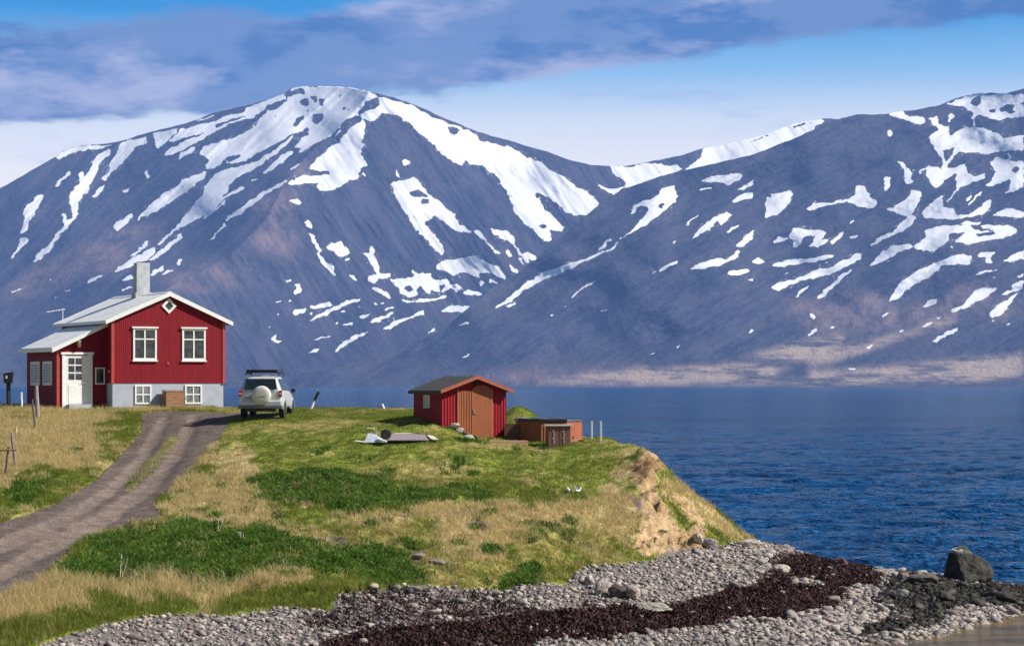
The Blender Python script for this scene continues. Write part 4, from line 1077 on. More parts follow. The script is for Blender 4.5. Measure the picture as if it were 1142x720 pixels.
MB().lathe([(.03, 2.93), (.08, 2.88), (.085, 2.66), (.05, 2.60)], 10, (-1.25, AY0 - .18, 0)).build('lamp_glass', mat('frosted_lamp_glass', (.75, .55, .3), .3), lm_)
for y0, y1 in ((1.55, 2.85), (3.30, 4.65)): window('side_window', house, y0, y1, .98, 2.02, AX, face='side', kind='louvre', glass=SHUT, fr=.10, proud=.035)
MB().box(-.06, .0, .30, .36, 1.55, 1.62).build('wall_tap', WHITE, house)
an = MB().tube([(-.12, L - .5, 3.2), (-.12, L - .5, 4.45)], .022, 6).tube([(-1.1, L - 1.3, 4.25), (-.0, L - .4, 4.42)], .022, 6)
for k in range(6):
    q = Vector((-1.0 + .16 * k, L - 1.22 + .13 * k, 4.265 + .026 * k)); an.tube([q + Vector((.1, -.12, 0)), q + Vector((-.1, .12, 0))], .012, 5)
an.build('antenna', mat('pale_aluminium', (.7, .7, .7), .4, metal=.3), house)
# wooden box against the foundation
def hp(x, y, z=0): return house.matrix_basis @ Vector((x, y, z))
house.rotation_euler = (0, 0, HA); MHX = Matrix.Translation(P0) @ Matrix.Rotation(HA, 4, 'Z')
def hp(x, y, z=0): return MHX @ Vector((x, y, z))
wb = tag(empty('wooden_box', hp(2.22, -.62, 0), HA), 'brown wooden storage box standing against the grey foundation between the basement windows', 'box')
bd = MB()
for k in range(5): bd.box(0, .82, 0, .025, .06 + k * .135, .185 + k * .135).box(0, .025, .027, .50, .06 + k * .135, .185 + k * .135).box(.795, .82, .027, .50, .06 + k * .135, .185 + k * .135)
bd.box(.03, .79, .03, .49, .06, .70); bd.build('box_side', mat('brown_box_boards', (.33, .17, .09), .8, var=.3, streak=(.6, 3, 5)), wb)
MB().box(-.03, .85, -.03, .53, .735, .775).build('box_lid', mat('brown_box_boards', (.3, .16, .09)), wb)
for x in (.04, .70): MB().box(x, x + .08, .02, .48, -.25, .058).build('skid', WOODG, wb)
MB().tube([(.83, .1, .30), (.93, .1, .36), (.93, .1, .52)], .018, 6).build('latch', STEEL, wb)

# ------------------------------------------------------------------ the off-road car
CY = 96.0; cpos = at(290.5, 463, CY); cpos.z = hz_(cpos.x, cpos.y + 1.5) + .0
car = tag(empty('parked_car', (cpos.x, cpos.y, cpos.z), R(-2)), 'silver white off-road car seen from behind with covered spare wheel and black roof rack', 'car')
PAINT = mat('pearl_white_car_paint', (.55, .555, .56), .22, metal=.15, var=.05, spec=.6)
CGLASS = mat('tinted_car_glass', (.012, .022, .03), .30, var=.3, scale=1.5, spec=.8); TRIM = mat('grey_bumper_plastic', (.16, .165, .19), .5)
ST = [ # y, bottom, half width, waist z, roof z, roof half width
 (0.00, .48, .74, .98, 1.02, .66), (.03, .42, .80, 1.04, 1.12, .70), (.10, .38, .845, 1.06, 1.30, .665), (.24, .36, .86, 1.07, 1.60, .60), (.40, .35, .865, 1.07, 1.66, .60), (1.2, .35, .87, 1.06, 1.685, .61),
 (2.1, .35, .87, 1.03, 1.665, .60), (2.45, .35, .87, 1.01, 1.60, .585), (2.85, .35, .87, .99, 1.33, .61), (3.12, .36, .865, .97, 1.08, .66), (3.3, .37, .86, .94, 1.02, .64), (3.75, .40, .83, .84, .93, .58), (4.0, .45, .74, .72, .80, .5), (4.05, .52, .66, .62, .70, .45)]
vs, fs = [], []; nR = 0
for (y, zb, hw, zw, zr, rw) in ST:
    half = [(0, zb), (hw * .90, zb), (hw * .99, zb + .14), (hw, (zb + zw) / 2 + .05), (hw * .985, zw - .08), (hw * .955, zw), (rw + (hw * .955 - rw) * .12, zr - (zr - zw) * .16), (rw * .9, zr - .012), (rw * .5, zr + .015), (0, zr + .02)]
    ring = [(a, y, b_) for a, b_ in half] + [(-a, y, b_) for a, b_ in half[-2:0:-1]]
    nR = len(ring); vs += ring
for i in range(len(ST) - 1):
    for j in range(nR): fs.append((i*nR+j, i*nR+(j+1) % nR, (i+1)*nR+(j+1) % nR, (i+1)*nR+j))
fs += [tuple(range(nR)), tuple((len(ST)-1)*nR + j for j in range(nR))]
MB().add(vs, fs).build('body', PAINT, car, smooth=True, subsurf=2)
def quad_panel(name, pts4, m, par, th=.012):
    a = [Vector(p) for p in pts4]; n = (a[1] - a[0]).cross(a[3] - a[0]).normalized() * th
    return MB().add(a + [p - n for p in a], [(0, 1, 2, 3), (7, 6, 5, 4), (0, 4, 5, 1), (1, 5, 6, 2), (2, 6, 7, 3), (3, 7, 4, 0)]).build(name, m, par, bevel=.006)
rw_ = quad_panel('rear_window', [(-.66, -.015, 1.14), (.66, -.015, 1.14), (.575, .145, 1.56), (-.575, .145, 1.56)], mat('dark_rear_glass', (.015, .028, .04), .5, var=.5, scale=2.5, spec=.08), car)
MB().tube([(0.1, .03, 1.15), (-.28, .06, 1.24)], .009, 5).build('wiper', BLACK, rw_)
MB().box(-.42, -.2, .30, .42, 1.10, 1.38).box(.15, .4, .30, .42, 1.1, 1.38).build('headrest', BLACK, car)
for s_ in (-1, 1):
    for (ya, yb, yc, yd) in ((.38, 1.12, 1.10, .50), (1.20, 2.05, 2.02, 1.20), (2.12, 2.88, 2.44, 2.12)):
        p4 = [(s_ * .842, ya, 1.10), (s_ * .842, yb, 1.10), (s_ * .668, yc, 1.56), (s_ * .668, yd, 1.56)]
        if s_ > 0: p4 = p4
        else: p4 = [p4[1], p4[0], p4[3], p4[2]]
        quad_panel('side_window', p4, mat('side_glass_painted_sky', (.06, .10, .16), .05, var=.1, spec=1.0), car)  # blue of the reflected sky is mixed into the glass base colour
    tl = MB().box(s_ * .80 - .075, s_ * .80 + .055, -.005, .10, .84, 1.10).build('tail_light', mat('red_tail_light', (.45, .02, .025), .15), car, bevel=.02)
    MB().box(s_ * .80 - .05, s_ * .80 + .03, -.012, .02, .93, 1.0).build('indicator', mat('clear_lamp', (.75, .55, .5), .15), tl)
    mr_ = MB().box(s_ * .90 - .02, s_ * .90 + .16 * s_ if s_ > 0 else s_ * .90 + .02, 2.55, 2.66, 1.0, 1.16) if s_ > 0 else MB().box(-1.06, -.88, 2.55, 2.66, 1.0, 1.16)
    mr_.build('wing_mirror', BLACK, car, bevel=.03)
    MB().box(min(s_*.5, s_*.78), max(s_*.5, s_*.78), 3.98, 4.06, .64, .80).build('headlight', mat('clear_lamp', (.75, .55, .5), .15), car, bevel=.02)
    MB().tube([(s_ * .66, .35, 1.70), (s_ * .67, .5, 1.76), (s_ * .67, 2.0, 1.77), (s_ * .66, 2.2, 1.69)], .022, 8).build('roof_rail', BLACK, car, smooth=True)
    for y in (.78, 3.28):
        ty = MB().lathe([(.25, -.10), (.325, -.10), (.35, -.07), (.35, .07), (.325, .10), (.25, .10)], 32, (s_ * .765, y, .35), 'x').build('wheel', RUBBER, car, smooth=True)
        rm = MB().lathe([(.05, .095), (.07, .10), (.08, .06), (.20, .06), (.245, .095), (.25, -.02), (.0, -.02)] if s_ > 0 else [(.05, -.095), (.07, -.10), (.08, -.06), (.20, -.06), (.245, -.095), (.25, .02), (.0, .02)], 28, (s_ * .765, y, .35), 'x')
        rm.build('rim', mat('silver_rim', (.5, .5, .5), .35, metal=.6), ty, smooth=False)
        a_ = MB()
        for k in range(13):
            t0 = math.pi * k / 12 * 1.0; t1 = math.pi * (k + .98) / 12
            if k == 12: break
            pp = [(y + math.cos(q) * r_, .35 + math.sin(q) * r_) for q, r_ in ((t0, .385), (t1, .385), (t1, .44), (t0, .44))]
            a_.prism(pp, s_ * .80, s_ * .885, 'x')
        a_.build('wheel_arch', PAINT, car)
        MB().lathe([(.01, 0), (.38, 0), (.38, .02), (.01, .02)], 24, (s_ * .845 - .01, y, .37), 'x').build('wheel_well', BLACK, car)
MB().box(-.86, .86, -.07, .14, .44, .70).build('rear_bumper', PAINT, car, bevel=.06); MB().box(-.88, .88, -.085, .12, .38, .52).build('bumper_skirt', TRIM, car, bevel=.03)
MB().box(-.60, .60, -.03, .12, .26, .42).build('underside', BLACK, car, bevel=.02)
sw = MB().lathe([(.02, -.27), (.20, -.268), (.32, -.255), (.365, -.215), (.375, -.15), (.375, -.06), (.34, -.03), (.02, -.03)], 40, (.06, 0, .905), 'y').build('spare_wheel_cover', mat('cream_wheel_cover', (.62, .60, .55), .35, var=.04), car, smooth=True)
MB().box(-.16, .24, -.278, -.262, .865, .885).build('cover_emblem_strip', mat('grey_emblem', (.42, .41, .38), .4), sw)
MB().box(-.62, -.36, -.022, .01, .74, .86).build('licence_plate', mat('licence_plate_white', (.35, .37, .42), .4), car, bevel=.004)
MB().box(-.60, -.48, -.014, .0, .985, 1.01).build('badge', STEEL, car)
rk = MB()
for yy in np.linspace(.40, 2.0, 7): rk.box(-.58, .58, yy, yy + .05, 1.80, 1.83)
rk.box(-.60, .60, .33, .36, 1.79, 1.91)
rk.tube([(-.60, .34, 1.82), (.60, .34, 1.82), (.60, 2.1, 1.82), (-.60, 2.1, 1.82), (-.60, .34, 1.82)], .02, 6).tube([(-.60, .34, 1.90), (.60, .34, 1.90), (.60, 2.1, 1.90), (-.60, 2.1, 1.90), (-.60, .34, 1.90)], .02, 6)
for x in (-.6, -.2, .2, .6): rk.box(x - .015, x + .015, .325, .355, 1.82, 1.90).box(x - .015, x + .015, 2.085, 2.115, 1.82, 1.90)
for x in (-.67, .67):
    for yy in (.6, 1.8): rk.box(min(x, x * .88), max(x, x * .88), yy, yy + .06, 1.755, 1.80)
rk.build('roof_rack', BLACK, car)
MB().box(-.42, .15, .42, 1.6, 1.835, 1.90).build('roof_board', mat('pale_board', (.6, .58, .52), .6), car)
MB().tube([(.5, 1.9, 1.70), (.62, 2.0, 1.98)], .008, 4).build('aerial', BLACK, car)

# ------------------------------------------------------------------ the red shed
SP = at(492.5, 487, 92.3); SA = R(27); SPz = HC - 58 / 2700 * 93.4
shed = tag(empty('red_shed', (SP.x, SP.y, SPz), SA), 'small red shed with brown double doors and dark felt roof on the headland', 'shed')
sw_, sL = 2.76, 2.55; e0, a0 = 1.76, 2.26
MB().prism([(0, -.15), (sw_, -.15), (sw_, e0), (sw_ / 2, a0), (0, e0)], 0, sL).build('wall', ribbed('red_painted_boards', (.28, .004, .010), .12, .014, .7), shed)
ss = (a0 - e0) / (sw_ / 2); zs = lambda x: a0 + .03 - abs(x - sw_ / 2) * ss
for x0, x1 in ((-.16, sw_ / 2), (sw_ / 2, sw_ + .16)): r_ = MB().prism([(x0, zs(x0)), (x1, zs(x1)), (x1, zs(x1) + .06), (x0, zs(x0) + .06)], -.28, sL + .10).build('roof', FELT, shed)
MB().prism([(-.18, zs(-.16) - .05), (sw_ / 2, a0 - .03), (sw_ + .18, zs(sw_ + .16) - .05), (sw_ + .18, zs(sw_ + .16) + .08), (sw_ / 2, a0 + .11), (-.18, zs(-.16) + .08)], -.32, -.283).build('bargeboard', mat('red_brown_bargeboard', (.36, .10, .055), .6), shed)
MB().box(-.20, -.163, -.28, sL + .10, zs(-.16) - .07, zs(-.16) + .05).build('fascia_board', mat('dark_fascia', (.05, .04, .035), .7), shed)
d1_ = MB().box(.70, 1.26, -.045, 0, -.02, 1.78).build('door', WOODB, shed); d1_['label'] = 'narrow left leaf of brown vertical boards'
d2_ = MB().prism([(1.28, -.02), (2.10, -.02), (2.10, 1.84), (1.85, 2.0), (1.5, 2.0), (1.28, 1.84)], -.05, 0).build('door', mat('brown_door_sheet', (.30, .085, .028), .6, var=.2, streak=(3, 3, .4)), shed)
MB().box(1.31, 1.36, -.09, -.05, .93, 1.06).box(1.30, 1.44, -.085, -.06, .90, .925).build('door_handle', STEEL, d2_)
MB().box(.65, .698, -.05, 0, -.1, 1.86).box(2.102, 2.15, -.055, 0, -.1, 1.86).box(1.262, 1.278, -.06, 0, 0, 1.85).build('door_frame', mat('orange_brown_trim', (.42, .16, .07), .6), shed)
sl_ = MB().lathe([(.02, 2.16), (.06, 2.12), (.07, 2.02), (.03, 1.99)], 12, (sw_ / 2 + .05, -.12, 0)).tube([(sw_ / 2 + .05, 0, 2.14), (sw_ / 2 + .05, -.12, 2.16)], .012, 5).build('door_lamp', BLACK, shed)
window('side_window', shed, 1.05, 1.60, 1.12, 1.62, 0, face='side', kind='none', glass=mat('milky_window_pane', (.34, .33, .33), .3), fr=.035, proud=.03)
MSX = Matrix.Translation((SP.x, SP.y, SPz)) @ Matrix.Rotation(SA, 4, 'Z')
# timber step in front of the shed
pkp = hit(556, 494.5)
pk = tag(empty('plank_walkway', pkp + Vector((-.25, 0, -.06)), R(4)), 'low pale plank walkway laid in front of the shed doors', 'walkway')
for k in range(3): MB().box(-.6, 1.35, .04 + k * .16, .18 + k * .16, .13, .165).build('plank', PLANK, pk)
MB().box(-.6, 1.35, 0, .037, -.02, .165).build('front_beam', PLANK, pk)
MB().box(-.5, -.42, .05, .5, -.1, .128).box(1.2, 1.28, .05, .5, -.1, .128).build('bearer', WOODG, pk)
# ------------------------------------------------------------------ hot tub
TP = at(612, 491, 93.4); tz = TP.z
tub = tag(empty('hot_tub', (TP.x, TP.y, tz), R(8)), 'octagonal wood clad hot tub with dark cover beside the shed', 'hot tub')
rad = 1.32; oc = [(rad * math.cos(R(22.5 + 45 * k)), rad * math.sin(R(22.5 + 45 * k))) for k in range(8)]
for k in range(8):
    a, b_ = Vector(oc[k] + (0,)), Vector(oc[(k + 1) % 8] + (0,)); dd = (b_ - a); ln = dd.length; th_ = math.atan2(dd.y, dd.x)
    o = MB().box(.0, ln, 0, .05, 0, .74).build('side_panel', WOODLIT if math.cos(th_ - math.pi / 2) > .5 or k in (6, 7) else WOODB, tub); o.location = a; o.rotation_euler = (0, 0, th_)
MB().prism([(x * .93, y * .93) for x, y in oc], .02, .70, 'z').build('tub_shell', BLACK, tub)
NAVY = mat('navy_cover_vinyl', (.025, .03, .055), .4, var=.3, bumpd=.01)
MB().prism([(x * 1.04, y * 1.04) for x, y in oc if x < .6] , .745, .86, 'z').build('cover', NAVY, tub, bevel=.03)
MB().prism([(.50, -1.26), (1.22, -.56), (1.22, .56), (.50, 1.26)], .745, .80, 'z').build('cover', mat('grey_cover_vinyl', (.13, .13, .15), .5, var=.4, scale=3, bumpd=.02), tub, bevel=.02)
for k in range(3): MB().box(-1.0 + .7 * k, -.98 + .7 * k + .04, -1.25, 1.25, .862, .875).build('cover_strap', mat('pale_strap', (.5, .5, .5), .6), tub)
MB().box(-1.80, -1.16, -.55, -.50, 0, .66).build('screen_panel', mat('shade_toned_boards', (.10, .045, .025), .7, var=.3), tub)  # tub's dark left face: the shed's shadow is put into the board colour
dk_ = tag(empty('low_deck', at(643, 492.5, 91.6), R(8)), 'pale timber decking step on the right of the hot tub', 'deck')
for k in range(3): MB().box(-.30, .28, k * .17, .15 + k * .17, .05, .09).build('plank', PLANK, dk_)
MB().box(-.30, .28, -.03, -.002, -.14, .09).build('front_beam', PLANK, dk_)
cb = tag(empty('bin_cabinet', at(611.5, 497.5, 90.6), R(6)), 'brown outdoor cabinet with pale counter top standing in front of the hot tub', 'cabinet')
MB().box(0, .84, 0, .5, -.1, .76).build('cabinet_body', mat('dusty_brown_panel', (.20, .095, .07), .7, var=.2), cb, bevel=.01)
MB().box(-.14, .94, -.06, .55, .763, .815).build('counter_top', mat('bleached_counter', (.62, .55, .48), .7), cb)
for x in (.20, .58):
    dc = MB()
    for k in range(4): dc.lathe([(.0, -.003), (.035, -.012), (.035, -.0)], 7, (x + .015 * (-1) ** k, 0, .18 + k * .13), 'y')
    dc.tube([(x, -.008, .10), (x + .01, -.008, .62)], .010, 5).build('painted_ornament', mat('faded_pale_paint', (.50, .40, .36), .8), cb)
MB().box(.415, .425, -.006, 0, -.05, .74).build('door_gap', BLACK, cb)
rp_ = tag(empty('rope_posts', at(660, 485, 92.5), 0), 'pair of white posts joined by a cable near the cliff edge', 'posts')
for dx_, hh_, gg in ((0, .56, 'left'), (.31, .92, 'right')):
    dy_ = 0 if dx_ == 0 else -1.0
    pt = MB().box(dx_ - .035, dx_ + .035, dy_ - .035, dy_ + .035, -.2 if dx_ == 0 else -.45, .55 if dx_ == 0 else .55).build('post', WHITE, rp_, bevel=.008)
MB().tube([(0, 0, .53), (.15, -.5, .52), (.31, -1.0, .53)], .012, 5).build('cable', STEEL, rp_)

# ------------------------------------------------------------------ stones edging the bank by the shed
EDGE = [(496, 466, 93.2, .16, 'small grey stone at the top of the row below the shed corner'), (500, 471, 92.2, .17, 'second stone down the row edging the bank by the shed'),
        (505, 476, 91.6, .21, 'long grey stone halfway down the row by the shed'), (512, 480, 91.0, .17, 'stone below the long grey stone in the row by the shed'), (519, 483, 90.6, .15, 'brownish flat stone in the row in front of the shed doors'),
        (524, 487, 90.2, .14, 'pale rounded stone at the bottom end of the row by the shed'), (530, 487, 90.3, .12, 'small brown stone next to the plank walkway')]
for i, (px, py, Yd, r_, lb) in enumerate(EDGE):
    o = bpy.data.objects.new('edging_stone', rock_mesh('edging_stone', 300 + i, flat=.75)); COL.objects.link(o)
    o.data.materials.append(mat('edging_stone_' + ('pale' if i in (2, 5) else 'brown' if i in (4, 6) else 'grey'), (.45, .42, .36) if i in (2, 5) else (.16, .11, .08) if i in (4, 6) else (.30, .28, .26), .9, var=.35, bumpd=.03))
    p = hit(px, py + 2); o.location = (p.x, p.y, p.z + r_ * .4); o.scale = (r_ * 1.3, r_, r_); o.rotation_euler = (.1 * i, .2, i * 1.3)
    tag(o, lb, 'stone', 'stones edging the bank by the shed')
# ------------------------------------------------------------------ things lying on the lawn
gp = hit(455, 491)
bp = tag(empty('lying_board', gp + Vector((0, 0, .04)), R(-3)), 'mauve grey sheet board lying flat on the lawn on white battens', 'board')
nrm_x = .10
sh = MB().prism([(-1.05, -.55), (.78, -.50), (.45, 1.9), (-.75, 1.9)], .03, .06, 'z').build('sheet', mat('mauve_grey_sheet', (.27, .22, .24), .8, var=.12), bp)
for nm, pp in (('batten', [(.5, 1.6), (.62, 1.75), (.98, .5), (.80, .35)]), ('batten', [(.78, .22), (.96, .38), (1.15, -.25), (.95, -.2)]), ('batten', [(-.70, 1.93), (.10, 1.95), (.08, 2.15), (-.70, 2.12)])):
    MB().prism(pp, .01, .055, 'z').build(nm, mat('cream_painted_batten', (.72, .64, .50), .7), bp)
bp.rotation_euler = (R(4.5), 0, R(-3)); bp.location.z -= .03
wp = hit(417, 494)
wbr = tag(empty('wheelbarrow', wp + Vector((0, 0, .02)), R(10)), 'pale blue wheelbarrow tipped on its side with a dark wheel next to the mauve board', 'wheelbarrow')
tray = MB().add([(-.42, -.30, .0), (.45, -.36, .0), (.36, .30, .04), (-.30, .34, .10), (-.26, -.10, .30), (.06, -.14, .26), (.10, .14, .30), (-.20, .18, .36)],
                [(0, 3, 2, 1), (4, 5, 6, 7), (0, 1, 5, 4), (1, 2, 6, 5), (2, 3, 7, 6), (3, 0, 4, 7)]).build('tray', mat('pale_blue_painted_steel', (.42, .47, .56), .5, var=.15), wbr, bevel=.03)
MB().tube([(-.30, .1, .30), (-.24, .0, .52), (.02, .0, .50), (.10, -.02, .30)], .018, 6).tube([(-.02, 0, .5), (.08, .02, .60), (.12, 0, .36)], .015, 6).build('frame', mat('cream_painted_batten', (.7, .6, .5), .7), wbr)
MB().tube([(.1, -.3, .14), (.42, -.42, .03)], .04, 6).tube([(-.72, -.25, .06), (-.38, -.32, .02)], .03, 6).build('handle', WHITE, wbr)
wl = MB().lathe([(.09, -.05), (.15, -.06), (.19, -.04), (.19, .04), (.15, .06), (.09, .05)], 22, (.44, -.02, .30), 'y').build('wheel', RUBBER, wbr, smooth=True)
MB().lathe([(.01, -.03), (.09, -.03), (.09, .03), (.01, .03)], 14, (.44, -.02, .30), 'y').build('hub', mat('dark_red_hub', (.12, .03, .045), .5), wl)

# ------------------------------------------------------------------ posts
def post(px, pyb, height, r, tilt, m, label, cat='post', name='post', ydist=None, parts=None, group=None):
    g = hit(px, pyb) if ydist is None else Vector(((px - CX) / F * ydist, ydist, hz_((px - CX) / F * ydist, ydist)))
    t = tag(empty(name, g, rot=(0, R(tilt), 0)), label, cat, group)
    k = MB().tube([(0, 0, -.25), (.012, 0, height * .35), (-.01, .01, height * .7), (0, 0, height)], [r * 1.05, r, r * .95, r * .85], 8).build('shaft', m, t)
    return t, g
t_, g_ = post(42, 468, 1.40, .085, -2, WOODG, 'thick weathered grey fence post leaning in front of the porch', 'fence post', 'fence_post', group='old fence posts on the straw bank')
for q in range(2): MB().tube([(-.09, -.02, .9 - q * .4), (0, -.10, .9 - q * .4), (.09, -.02, .9 - q * .4)], .008, 4).build('fence_wire', STEEL, t_)
t_, g_ = post(39, 479, 1.20, .035, -5, mat('dark_grey_timber', (.12, .10, .11), .9, var=.4), 'thin dark fence post just in front of the thick grey post', 'fence post', 'fence_post', group='old fence posts on the straw bank')
t_, g_ = post(17, 520, 1.15, .05, -6, mat('purple_grey_timber', (.25, .20, .22), .9, var=.4), 'purple grey fence post, taller of the two at the left edge', 'fence post', 'fence_post', group='old fence posts on the straw bank')
t_, g_ = post(5, 532, 1.05, .04, 8, mat('dark_grey_timber', (.12, .10, .11)), 'dark leaning fence post at the far left edge of the picture', 'fence post', 'fence_post', group='old fence posts on the straw bank')
MB().tube([(-.35, 0, .88), (0, -.03, .93), (.28, .03, .98)], .035, 6).build('rail', mat('rust_brown_rail', (.30, .16, .11), .9), t_)
t_, g_ = post(17, 486, .40, .035, 8, mat('bleached_stake', (.55, .48, .38), .9), 'short bleached stake on the straw bank above the purple grey post', 'stake', 'stake')
lp, lg = post(9.5, 456, 1.25, .10, 0, mat('navy_painted_post', (.018, .020, .035), .6), 'dark letterbox post with a slanted black box left of the house', 'letterbox', 'letterbox_post')
MB().prism([(-.17, 1.10), (.14, 1.10), (.20, 1.58), (-.20, 1.52)], -.14, .16).build('box', BLACK, lp, bevel=.01)
MB().box(-.10, -.02, -.16, -.142, 1.30, 1.42).build('plate', WHITE, lp)
post(24, 456, .72, .045, 0, WHITE, 'short white post standing between the letterbox post and the house', 'post')
wt_ = tag(empty('water_trough', hit(29, 455) + Vector((0, .4, .02)), R(10)), 'small low white and grey trough on the grass left of the house', 'trough')
MB().box(-.38, .30, -.12, .12, .0, .14).build('tub', mat('grey_trough', (.3, .33, .42), .6), wt_, bevel=.02); MB().box(-.4, .32, -.14, .14, .142, .17).build('rim', WHITE, wt_)
t_, g_ = post(346, 457.0, .52, .055, 24, WHITE, 'tilted post with white lower half and black top standing right of the car', 'post', 'marker_post', ydist=104)
MB().tube([(0, 0, .45), (.02, 0, .86)], .062, 8).build('black_top', BLACK, t_); MB().tube([(.12, 0, -.05), (.30, 0, .34)], .02, 5).build('side_stick', WOODG, t_)
t_, g_ = post(428, 455.5, .26, .05, -14, WHITE, 'small white leaning stake on the lawn edge left of the shed', 'stake', 'stake', ydist=104)
MB().tube([(-.14, 0, -.05), (-.11, 0, .19)], .035, 6).build('brown_stub', mat('orange_brown_trim', (.4, .15, .06)), t_)
# mossy mound at the lawn edge
# ------------------------------------------------------------------ boulders
def boulder(px, pyb, wpx, hpx, col, label, seed, Yd=None, name='boulder', cat='boulder', moss=None, depth=.8, sub=3):
    g = hit(px, pyb) if Yd is None else at(px, pyb, Yd)
    k = g.y / F; o = bpy.data.objects.new(name, rock_mesh(name, seed, flat=1.0, sub=sub, rough=.20)); COL.objects.link(o)
    m = mat('boulder_' + str(seed), col, .9, var=.45, scale=2.6, bumpd=.05, col2=tuple(c * .5 for c in col)); o.data.materials.append(m)
    ds = o.modifiers.new('sub', 'SUBSURF'); ds.levels = ds.render_levels = 1
    tx = bpy.data.textures.new(name, 'CLOUDS'); tx.noise_scale = .55; tx.noise_depth = 4; dm_ = o.modifiers.new('rough', 'DISPLACE'); dm_.texture = tx; dm_.strength = .28; dm_.mid_level = .5
    o.scale = (wpx * k / 2.05, wpx * k / 2 * depth, hpx * k / 1.75); o.location = (g.x, g.y + wpx * k / 2 * depth * .6, g.z + hpx * k * .40)
    o.rotation_euler = (0, 0, seed * .7); o.scale = (wpx * k / 2.0, wpx * k / 2.0, hpx * k / 1.75)
    return tag(o, label, cat)
bb_ = boulder(1077, 664, 63, 56, (.050, .045, .036), 'big dark boulder with a pale top at the tip of the spit', 501, Yd=79.8, sub=4)
m, nt, b = new_mat('dark_boulder_with_guano')
gn = N(nt, 'ShaderNodeNewGeometry'); n1 = noise(nt, gn.outputs['Position'], 2.4, 6, .65); nz = N(nt, 'ShaderNodeSeparateXYZ', {0: N(nt, 'ShaderNodeTexCoord').outputs['Object']}).outputs[2]
ca = mixc(nt, maprange(nt, n1, .4, .6), (.036, .031, .023), (.013, .012, .011))
ca = mixc(nt, math_n(nt, 'MULTIPLY', maprange(nt, nz, .72, .85), maprange(nt, n1, .44, .56)), ca, (.42, .41, .36))
nt.links.new(ca, b.inputs['Base Color']); b.inputs['Roughness'].default_value = .8; bump(nt, b, n1, 1.0, .12)
bb_.data.materials.clear(); bb_.data.materials.append(m)
BL = [(1122, 672, 44, 13, (.035, .03, .026), 'low black weed covered rock at the right edge behind the pool', 502), (1030, 652, 34, 16, (.11, .095, .08), 'brown flat rock left of the big dark boulder', 503),
      (1008, 651, 18, 15, (.20, .16, .14), 'reddish brown rock on the ridge of the spit', 504), (937, 632, 22, 12, (.10, .055, .055), 'rounded maroon rock on the crest of the seaweed band', 505),
      (728, 683, 46, 12, (.40, .36, .30), 'long flat pale slab above the seaweed band', 506), (688, 668, 22, 17, (.09, .07, .06), 'dark rounded rock beside the pale stones below the bank', 507),
      (672, 664, 18, 20, (.34, .29, .26), 'pinkish upright rock right of the grassy tuft', 508), (657, 652, 17, 14, (.36, .32, .30), 'pale grey rock at the foot of the grassy bank', 509), (705, 668, 20, 16, (.40, .33, .28), 'tan rock between the dark rock and the pale slab', 510),
      (778, 606, 14, 12, (.55, .48, .38), 'cream coloured rock lying at the foot of the bare soil cliff', 511), (790, 612, 20, 13, (.28, .24, .25), 'mauve grey rock right of the cream rock under the cliff', 512), (834, 612, 30, 13, (.42, .34, .29), 'broad pinkish slab where the cliff meets the beach', 513),
      (418, 657, 19, 8, (.44, .38, .30), 'flat pale rock at the grass edge above the shingle', 514), (1005, 668, 22, 12, (.30, .27, .24), 'grey rock in the middle of the spit', 515), (460, 663, 20, 10, (.20, .17, .17), 'dark grey rock at the upper edge of the shingle', 516),
      (870, 640, 24, 12, (.46, .40, .32), 'light tan slab at the upper left of the seaweed band', 517), (1092, 678, 20, 11, (.05, .045, .04), 'small black rock in front of the big dark boulder', 518), (1056, 672, 24, 14, (.06, .05, .045), 'dark jagged rock left below the big dark boulder', 519)]
for px, py, w_, h_, c_, lb, sd in BL: boulder(px, py, w_, h_, c_, lb, sd)
for px, py, w_, h_, lb, sd in ((448, 576, 16, 5, 'pale lichen grey rock in the straw beside the footpath', 520), (468, 624, 20, 7, 'dark rock sticking out beside the leafy weeds', 522), (488, 630, 26, 7, 'mauve rock under the straw overhang', 523)):
    boulder(px, py, w_, h_, (.27, .22, .21), lb, sd)
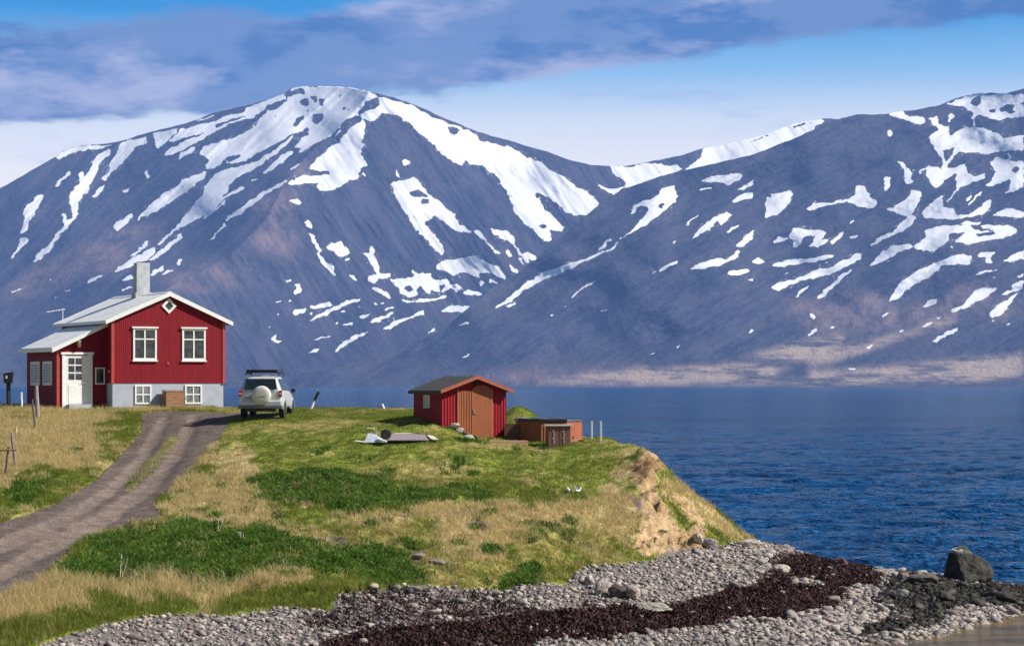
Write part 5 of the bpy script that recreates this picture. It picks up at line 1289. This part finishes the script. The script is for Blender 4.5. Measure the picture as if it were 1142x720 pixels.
# ------------------------------------------------------------------ two gulls on the bank
def gull(px, py, rz, label, wing):
    g = hit(px, py); t = tag(empty('gull', g, rz), label, 'bird'); t.scale = (.8, .8, .8)
    vs = []; prof = [(-.24, .16, .012), (-.16, .165, .035), (-.06, .165, .065), (.04, .17, .075), (.11, .19, .06), (.15, .225, .04), (.175, .25, .038), (.205, .255, .036), (.235, .25, .018), (.27, .242, .006)]
    m_ = MB(); nn = 12
    for x, z_, r_ in prof: vs += [(x, r_ * math.cos(2 * math.pi * j / nn), z_ + r_ * math.sin(2 * math.pi * j / nn)) for j in range(nn)]
    fs = [(i*nn+j, i*nn+(j+1) % nn, (i+1)*nn+(j+1) % nn, (i+1)*nn+j) for i in range(len(prof) - 1) for j in range(nn)] + [tuple(range(nn)), tuple((len(prof)-1)*nn+j for j in range(nn))]
    m_.add(vs, fs)
    for s_ in (-1, 1): m_.tube([(.02, s_ * .025, .12), (.02, s_ * .03, -.02)], .007, 5)
    m_.build('body', mat('white_plumage', (.74, .74, .78), .8, var=.08), t, smooth=True, subsurf=1)
    for s_ in (-1, 1):
        if wing: MB().add([(.08, s_ * .05, .20), (-.10, s_ * .05, .20), (-.24, s_ * .14, .42), (-.10, s_ * .12, .36), (.08, s_ * .06, .215), (-.10, s_ * .06, .215), (-.24, s_ * .15, .43), (-.10, s_ * .13, .375)], [(0, 1, 2, 3), (4, 5, 6, 7), (0, 1, 5, 4), (1, 2, 6, 5), (2, 3, 7, 6), (3, 0, 4, 7)]).build('wing', mat('grey_wing', (.16, .16, .19), .8), t)
        else: MB().add([(.09, s_ * .070, .18), (-.10, s_ * .066, .19), (-.28, s_ * .02, .165), (-.05, s_ * .075, .14), (.09, s_ * .055, .18), (-.10, s_ * .05, .19), (-.28, s_ * .01, .165), (-.05, s_ * .06, .14)], [(0, 1, 2, 3), (4, 5, 6, 7), (0, 1, 5, 4), (1, 2, 6, 5), (2, 3, 7, 6), (3, 0, 4, 7)]).build('wing', mat('pale_grey_wing', (.42, .43, .48), .8), t)
    return t
gull(634, 551, R(100), 'white bird sitting on the grass bank, left of the pair', False); gull(645, 551, R(60), 'white and dark grey bird with raised wings, right of the pair', True)
# ------------------------------------------------------------------ dead stalks
def stalk(px, py, h_, label, seed):
    rs = random.Random(seed); g = hit(px, py); t = tag(empty('dead_stalk', g), label, 'dead plant')
    MB().tube([(0, 0, -.05), (.01, 0, h_ * .4), (.06 * h_, 0, h_)], .016, 5, taper=.006).tube([(.03, .02, 0), (.13 * h_ + .05, 0, h_ * .45), (.30 * h_, .02, h_ * .85)], .014, 5, taper=.005).build('stem', mat('bleached_stem', (.66, .58, .45), .8), t)
    k = MB()
    for i in range(5):
        a = rs.random() * 6.28; k.tube([(.02 * i * h_, 0, h_ * (.5 + .1 * i)), (.02 * i * h_ + .12 * math.cos(a), .08 * math.sin(a), h_ * (.62 + .1 * i))], .006, 4)
    k.build('twig', mat('bleached_stem', (.66, .58, .45), .8), t); return t
stalk(134, 646, .72, 'bleached forked stalk in front of the leafy weeds at lower left', 1); stalk(243, 594, .52, 'thin pale dead stalk at the back edge of the leafy weeds', 2)
stalk(268, 604, .30, 'short dead stalk low in the middle of the leafy weeds', 3)
